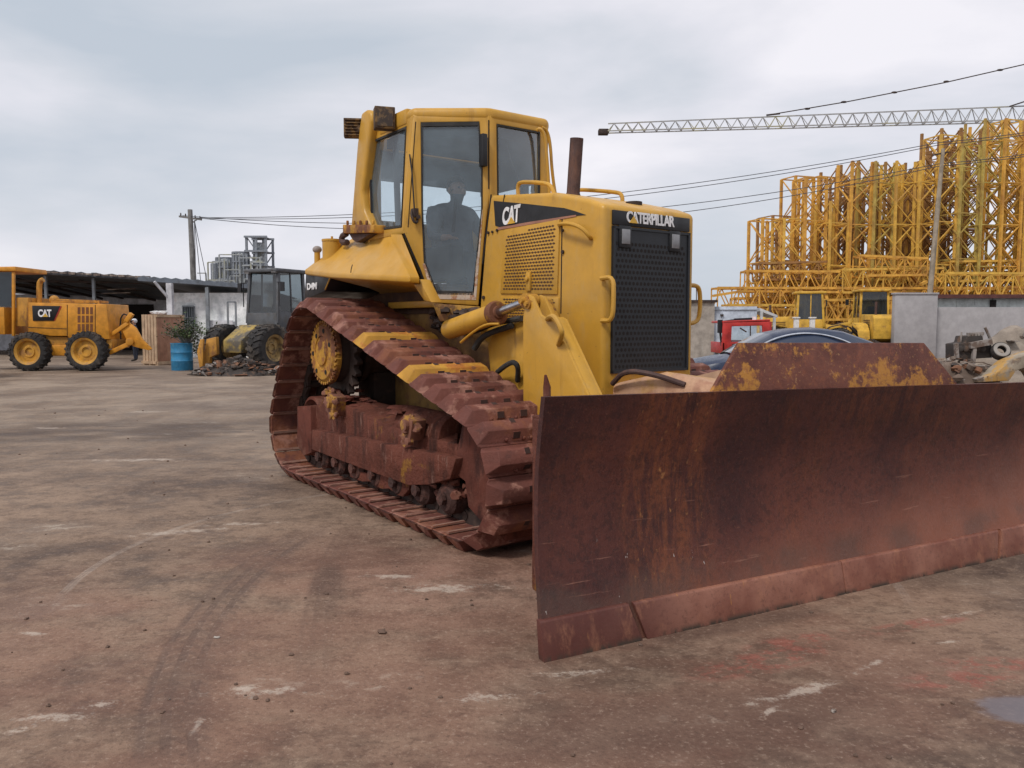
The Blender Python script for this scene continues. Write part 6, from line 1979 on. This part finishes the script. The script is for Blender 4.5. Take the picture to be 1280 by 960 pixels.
b = MB(); b.add([A_(915, 408, .05), A_(953, 407, .05), A_(954, 427, .05), A_(914, 427.5, .05)], [(0, 1, 2, 3)]); obj('rear_window', b, M_glass, cb_)
b = MB(); b.bar(A_(938, 407, .03), A_(938, 427, .03), .03); b.bar(A_(925, 410, .06), A_(933, 415, .06), .04); obj('window_divider', b, M_dark, cb_)
b = MB(); b.box(A_(900, 408, .2), (.16, .1, .45)); b.bar(A_(900, 403, .2), A_(918, 400.5, .2), .09); b.bar(A_(900, 414, .2), A_(903, 440, .2), .06); b.bar(A_(918, 399.5, .4), A_(940, 398.5, .4), .08); obj('mirror', b, M_black, cb_)
b = MB(); b.box(A_(942, 398, .4), (.12, .12, .12)); obj('marker_lamp', b, M_white, cb_)
b = MB(); p = A_(933, 450, .8); b.box((p.x, dT + .8, .55), (1.3, 3.6, .3)); b.box((p.x, dT - 1.4, .80), (1.6, 2.4, .12)); obj('chassis', b, M_dark, T, bevel=.02)
for sx_ in (-.72, .72):
    for yy in (-1.9, .9): wheel(T, (p.x + sx_, dT + yy, .38), .38, .24, (1 if sx_ > 0 else -1, 0, 0), mat_r=M_grey, lug=False)

# white gate posts
for px in (995.5, 1015.5):
    b = MB(); p = atd(px, 398, 26); b.prism([(p.x - .07, 25.93, 0), (p.x + .07, 25.93, 0), (p.x + .07, 26.07, 0), (p.x - .07, 26.07, 0)], (0, 0, p.z)); b.box((p.x, 26, p.z + .02), (.2, .2, .05))
    single('white_post', b, plain('white_post_paint', (.62, .6, .58), .7), ('left' if px < 1000 else 'right') + ' one of two short white posts behind the dark blue car', 'post', (p.x, 26, 0), 'white posts behind the car', bevel=.01)

# yellow loaders among the crane parts
M_ly = weathered('loader_yellow', (.55, .32, .04), [((.25, .13, .05), 2, .52, .65, None, .7)], rough=.6)
p = gnd(1040, 450)
loader('yellow wheel loader with a two pane cab, parked below the crane parts left', (atd(1024, 400, 36).x, 37, 0), R(-14), M_ly, .90, boom=True, dark_cab=False, group='yellow loaders below the crane parts')
loader('yellow wheel loader with a large black glazed cab, beside the concrete panel', (atd(1100, 400, 37.5).x, 38.6, 0), R(82), M_ly, .95, boom=True, dark_cab=False, group='yellow loaders below the crane parts')

# ---- dark blue car
def car(loc, rz):
    T = thing('saloon_car', 'dark blue saloon car with a chrome window strip, parked behind the blade', 'car', loc, rz)
    M_cp = weathered('dark_blue_car_paint', (.012, .022, .055), rough=.28, bump=0, var=.05, spec=.6)
    # stations: x, half width at belt, belt z, bottom z ; greenhouse: roof z, half width
    st = [(-2.15, .70, .74, .42), (-2.05, .82, .84, .30), (-1.6, .88, .92, .22), (-.8, .90, .98, .20), (.2, .90, .96, .20), (1.0, .90, .93, .22), (1.7, .87, .84, .24), (2.2, .78, .72, .28), (2.38, .62, .62, .38)]
    b = MB(); vs = []
    for x, w_, zb, z0 in st:
        ring_ = [(-w_ * .9, z0), (-w_, z0 + .15), (-w_ * 1.02, (z0 + zb) / 2 + .05), (-w_ * .96, zb - .03), (-w_ * .80, zb + .02), (0, zb + .06), (w_ * .80, zb + .02), (w_ * .96, zb - .03), (w_ * 1.02, (z0 + zb) / 2 + .05), (w_, z0 + .15), (w_ * .9, z0)]
        vs += [V((x, y, z)) for y, z in ring_]
    m = 11; fs = []
    for k in range(len(st) - 1):
        for i in range(m): fs.append((k * m + i, k * m + (i + 1) % m, (k + 1) * m + (i + 1) % m, (k + 1) * m + i))
    fs += [tuple(range(m)), tuple(range((len(st) - 1) * m, len(st) * m))]
    b.add(vs, fs); body = obj('body', b, M_cp, T, ang=.9)
    gh = [(-1.45, .72, .98, 1.02), (-1.15, .70, 1.0, 1.20), (-.85, .66, 1.0, 1.36), (-.45, .63, 1.0, 1.44), (-.05, .63, .98, 1.46), (.35, .64, .98, 1.41), (.8, .68, .95, 1.25), (1.25, .74, .93, 1.03)]
    b = MB(); vs = []
    for x, w_, zb, zr in gh:
        for y, z in ((-.84, zb - .02), (-w_ - .03, zr - .07), (-w_ * .75, zr - .015), (0, zr), (w_ * .75, zr - .015), (w_ + .03, zr - .07), (.84, zb - .02)): vs.append(V((x, y, z)))
    m = 7; fs = []; gl = []
    for k in range(len(gh) - 1):
        for i in range(m - 1):
            f = (k * m + i, k * m + i + 1, (k + 1) * m + i + 1, (k + 1) * m + i)
            glass = (i in (0, 5)) or (k in (0, 1, 5, 6) and 0 < i < 5) 
            (gl if glass else fs).append(f)
    b.add(vs, fs, 0); b.add(vs, gl, 1)
    t = NT('car_glass'); t.bsdf((.02, .03, .06), .06, 0, spec=.9)
    obj('roof', b, [M_cp, t.mat], T, ang=.9)
    for s_ in (-1, 1):
        b = MB(); pts = [V((x, (w_ + .045) * s_, zr - .075)) for x, w_, zb, zr in gh]
        pts = [V((-1.22 + 1.86 * k / 10, (.855 - .17 * math.sin(math.pi * k / 10) ** .55) * s_, .985 + .375 * math.sin(math.pi * k / 10) ** .6)) for k in range(11)]
        b.tube(pts, .016, 6, sub=1); obj('chrome_strip', b, plain('chrome', (.7, .72, .75), .15, 1.0), T)
        b = MB(); b.ball((.85, .98 * s_, 1.02), .10, 10, sc=(.7, 1, .7)); b.bar((.9, .86 * s_, .98), (.87, .95 * s_, 1.0), .04); obj('mirror', b, M_cp, T)
        for x in (-1.45, 1.45):
            wheel(T, (x, .80 * s_, .33), .33, .22, (0, s_, 0), .22, M_grey, lug=False)
        b = MB(); b.box((2.2, .55 * s_, .62), (.2, .3, .12)); obj('headlight', b, M_lamp, T, bevel=.03)
        b = MB(); b.box((-2.12, .55 * s_, .70), (.12, .3, .12)); obj('tail_light', b, M_red, T, bevel=.03)
    return T


car((atd(1005, 412, 13.6).x + .25, 13.9, 0), R(-4))

# ---- far right: dirt mound with scrap machine parts, old tyre, bent yellow plate
M_tarp = weathered('dusty_tan_mound', (.25, .205, .165), [((.14, .11, .09), 1.3, .48, .66, None, .7), ((.34, .30, .25), 3, .55, .7, None, .6)], rough=.95, bump=.8, bscale=8, bdist=.03)
dm = 12.5
heap('dirt_mound', (atd(1290, 440, dm + .6).x, dm + .8, 0), 2.3, 1.5, 1.25, 70, M_tarp, [M_soil, M_scrapl, M_scrap], 'tan dirt mound with debris at the right edge of the yard', 6, 'mound', (.04, .14))
heap('rubble_heap', (atd(1205, 470, 11.6).x, 11.9, 0), 1.2, .8, .95, 160, M_soil, [M_scrapr, M_scrapl, M_soil, M_scrap], 'rubble and small rusty parts piled behind the right end of the blade', 9, 'rubble', (.03, .12))
T = wthing('scrap_engine', 'dark dusty scrap engine and gearbox block sitting on the rubble', 'engine', atd(1218, 440, 12))
A_ = lambda px, py, dd_=0: atd(px, py, 12 + dd_)
b = MB(); b.prism([A_(1197, 430), A_(1208, 428), A_(1210, 420), (A_(1228, 419)), A_(1230, 428), A_(1240, 427), A_(1240, 447), A_(1197, 450)], (0, .35, 0))
for px in (1200, 1207, 1214, 1221, 1228): b.cyl(A_(px, 436, -.03), A_(px, 436, .1), .05, n=10)
obj('block', b, M_scrap, T, bevel=.015)
b = MB(); b.bar(A_(1212, 432, -.05), A_(1239, 427, -.05), .07, .09); b.bar(A_(1218, 434, -.05), A_(1216, 455, -.05), .05); b.bar(A_(1195, 429, -.05), A_(1196, 448, -.05), .05); b.tube([A_(1238, 424, .1), A_(1233, 413, .1), A_(1231, 409, .1)], .02, 6)
b.tube([A_(1201, 428, .1), A_(1202, 415, .1)], .012, 6); b.bar(A_(1209, 418, .05), A_(1229, 417, .05), .05)
for i in range(5): b.bar(A_(1211 + i * 4, 417, .02), A_(1211 + i * 4, 426, .02), .03)
obj('brackets', b, M_scrapl, T)
T = wthing('old_tyre', 'small old tyre with a pale dusty sidewall lying on the mound', 'tyre', A_(1250, 438, -.1))
b = MB(); ax = V((-.15, -.82, .45)).normalized(); c_ = A_(1250.5, 439, -.1)
b.lathe([(.07, -.05), (.08, -.06), (.125, -.06), (.135, -.03), (.135, .03), (.125, .06), (.08, .06), (.07, .05)], c_, ax, 24, ring=True); obj('tread', b, M_tyre, T)
b = MB(); b.lathe([(.062, .05), (.066, .068), (.112, .066), (.118, .055)], c_, ax, 24, ring=True); obj('sidewall', b, weathered('pale_dust', (.24, .22, .20), rough=.9), T)
T = wthing('mudguard_scrap', 'old bent yellow and tan wheel arch panel lying on the mound', 'panel', A_(1262, 465, -.5))
b = MB(); ps = []
arcp = [(1222, 474), (1245, 466), (1262, 452), (1280, 444), (1300, 438), (1330, 440), (1330, 480), (1300, 480), (1292, 466), (1280, 460), (1270, 464), (1262, 476), (1222, 478)]
b.prism([A_(px, py, -.5) for px, py in arcp], (0, .3, 0)); obj('panel', b, weathered('tan_over_yellow', (.30, .25, .19), [((.45, .25, .06), 2.2, .5, .6, None, .9), ((.12, .08, .06), 6, .55, .66, None, .7)], rough=.8), T, bevel=.015)
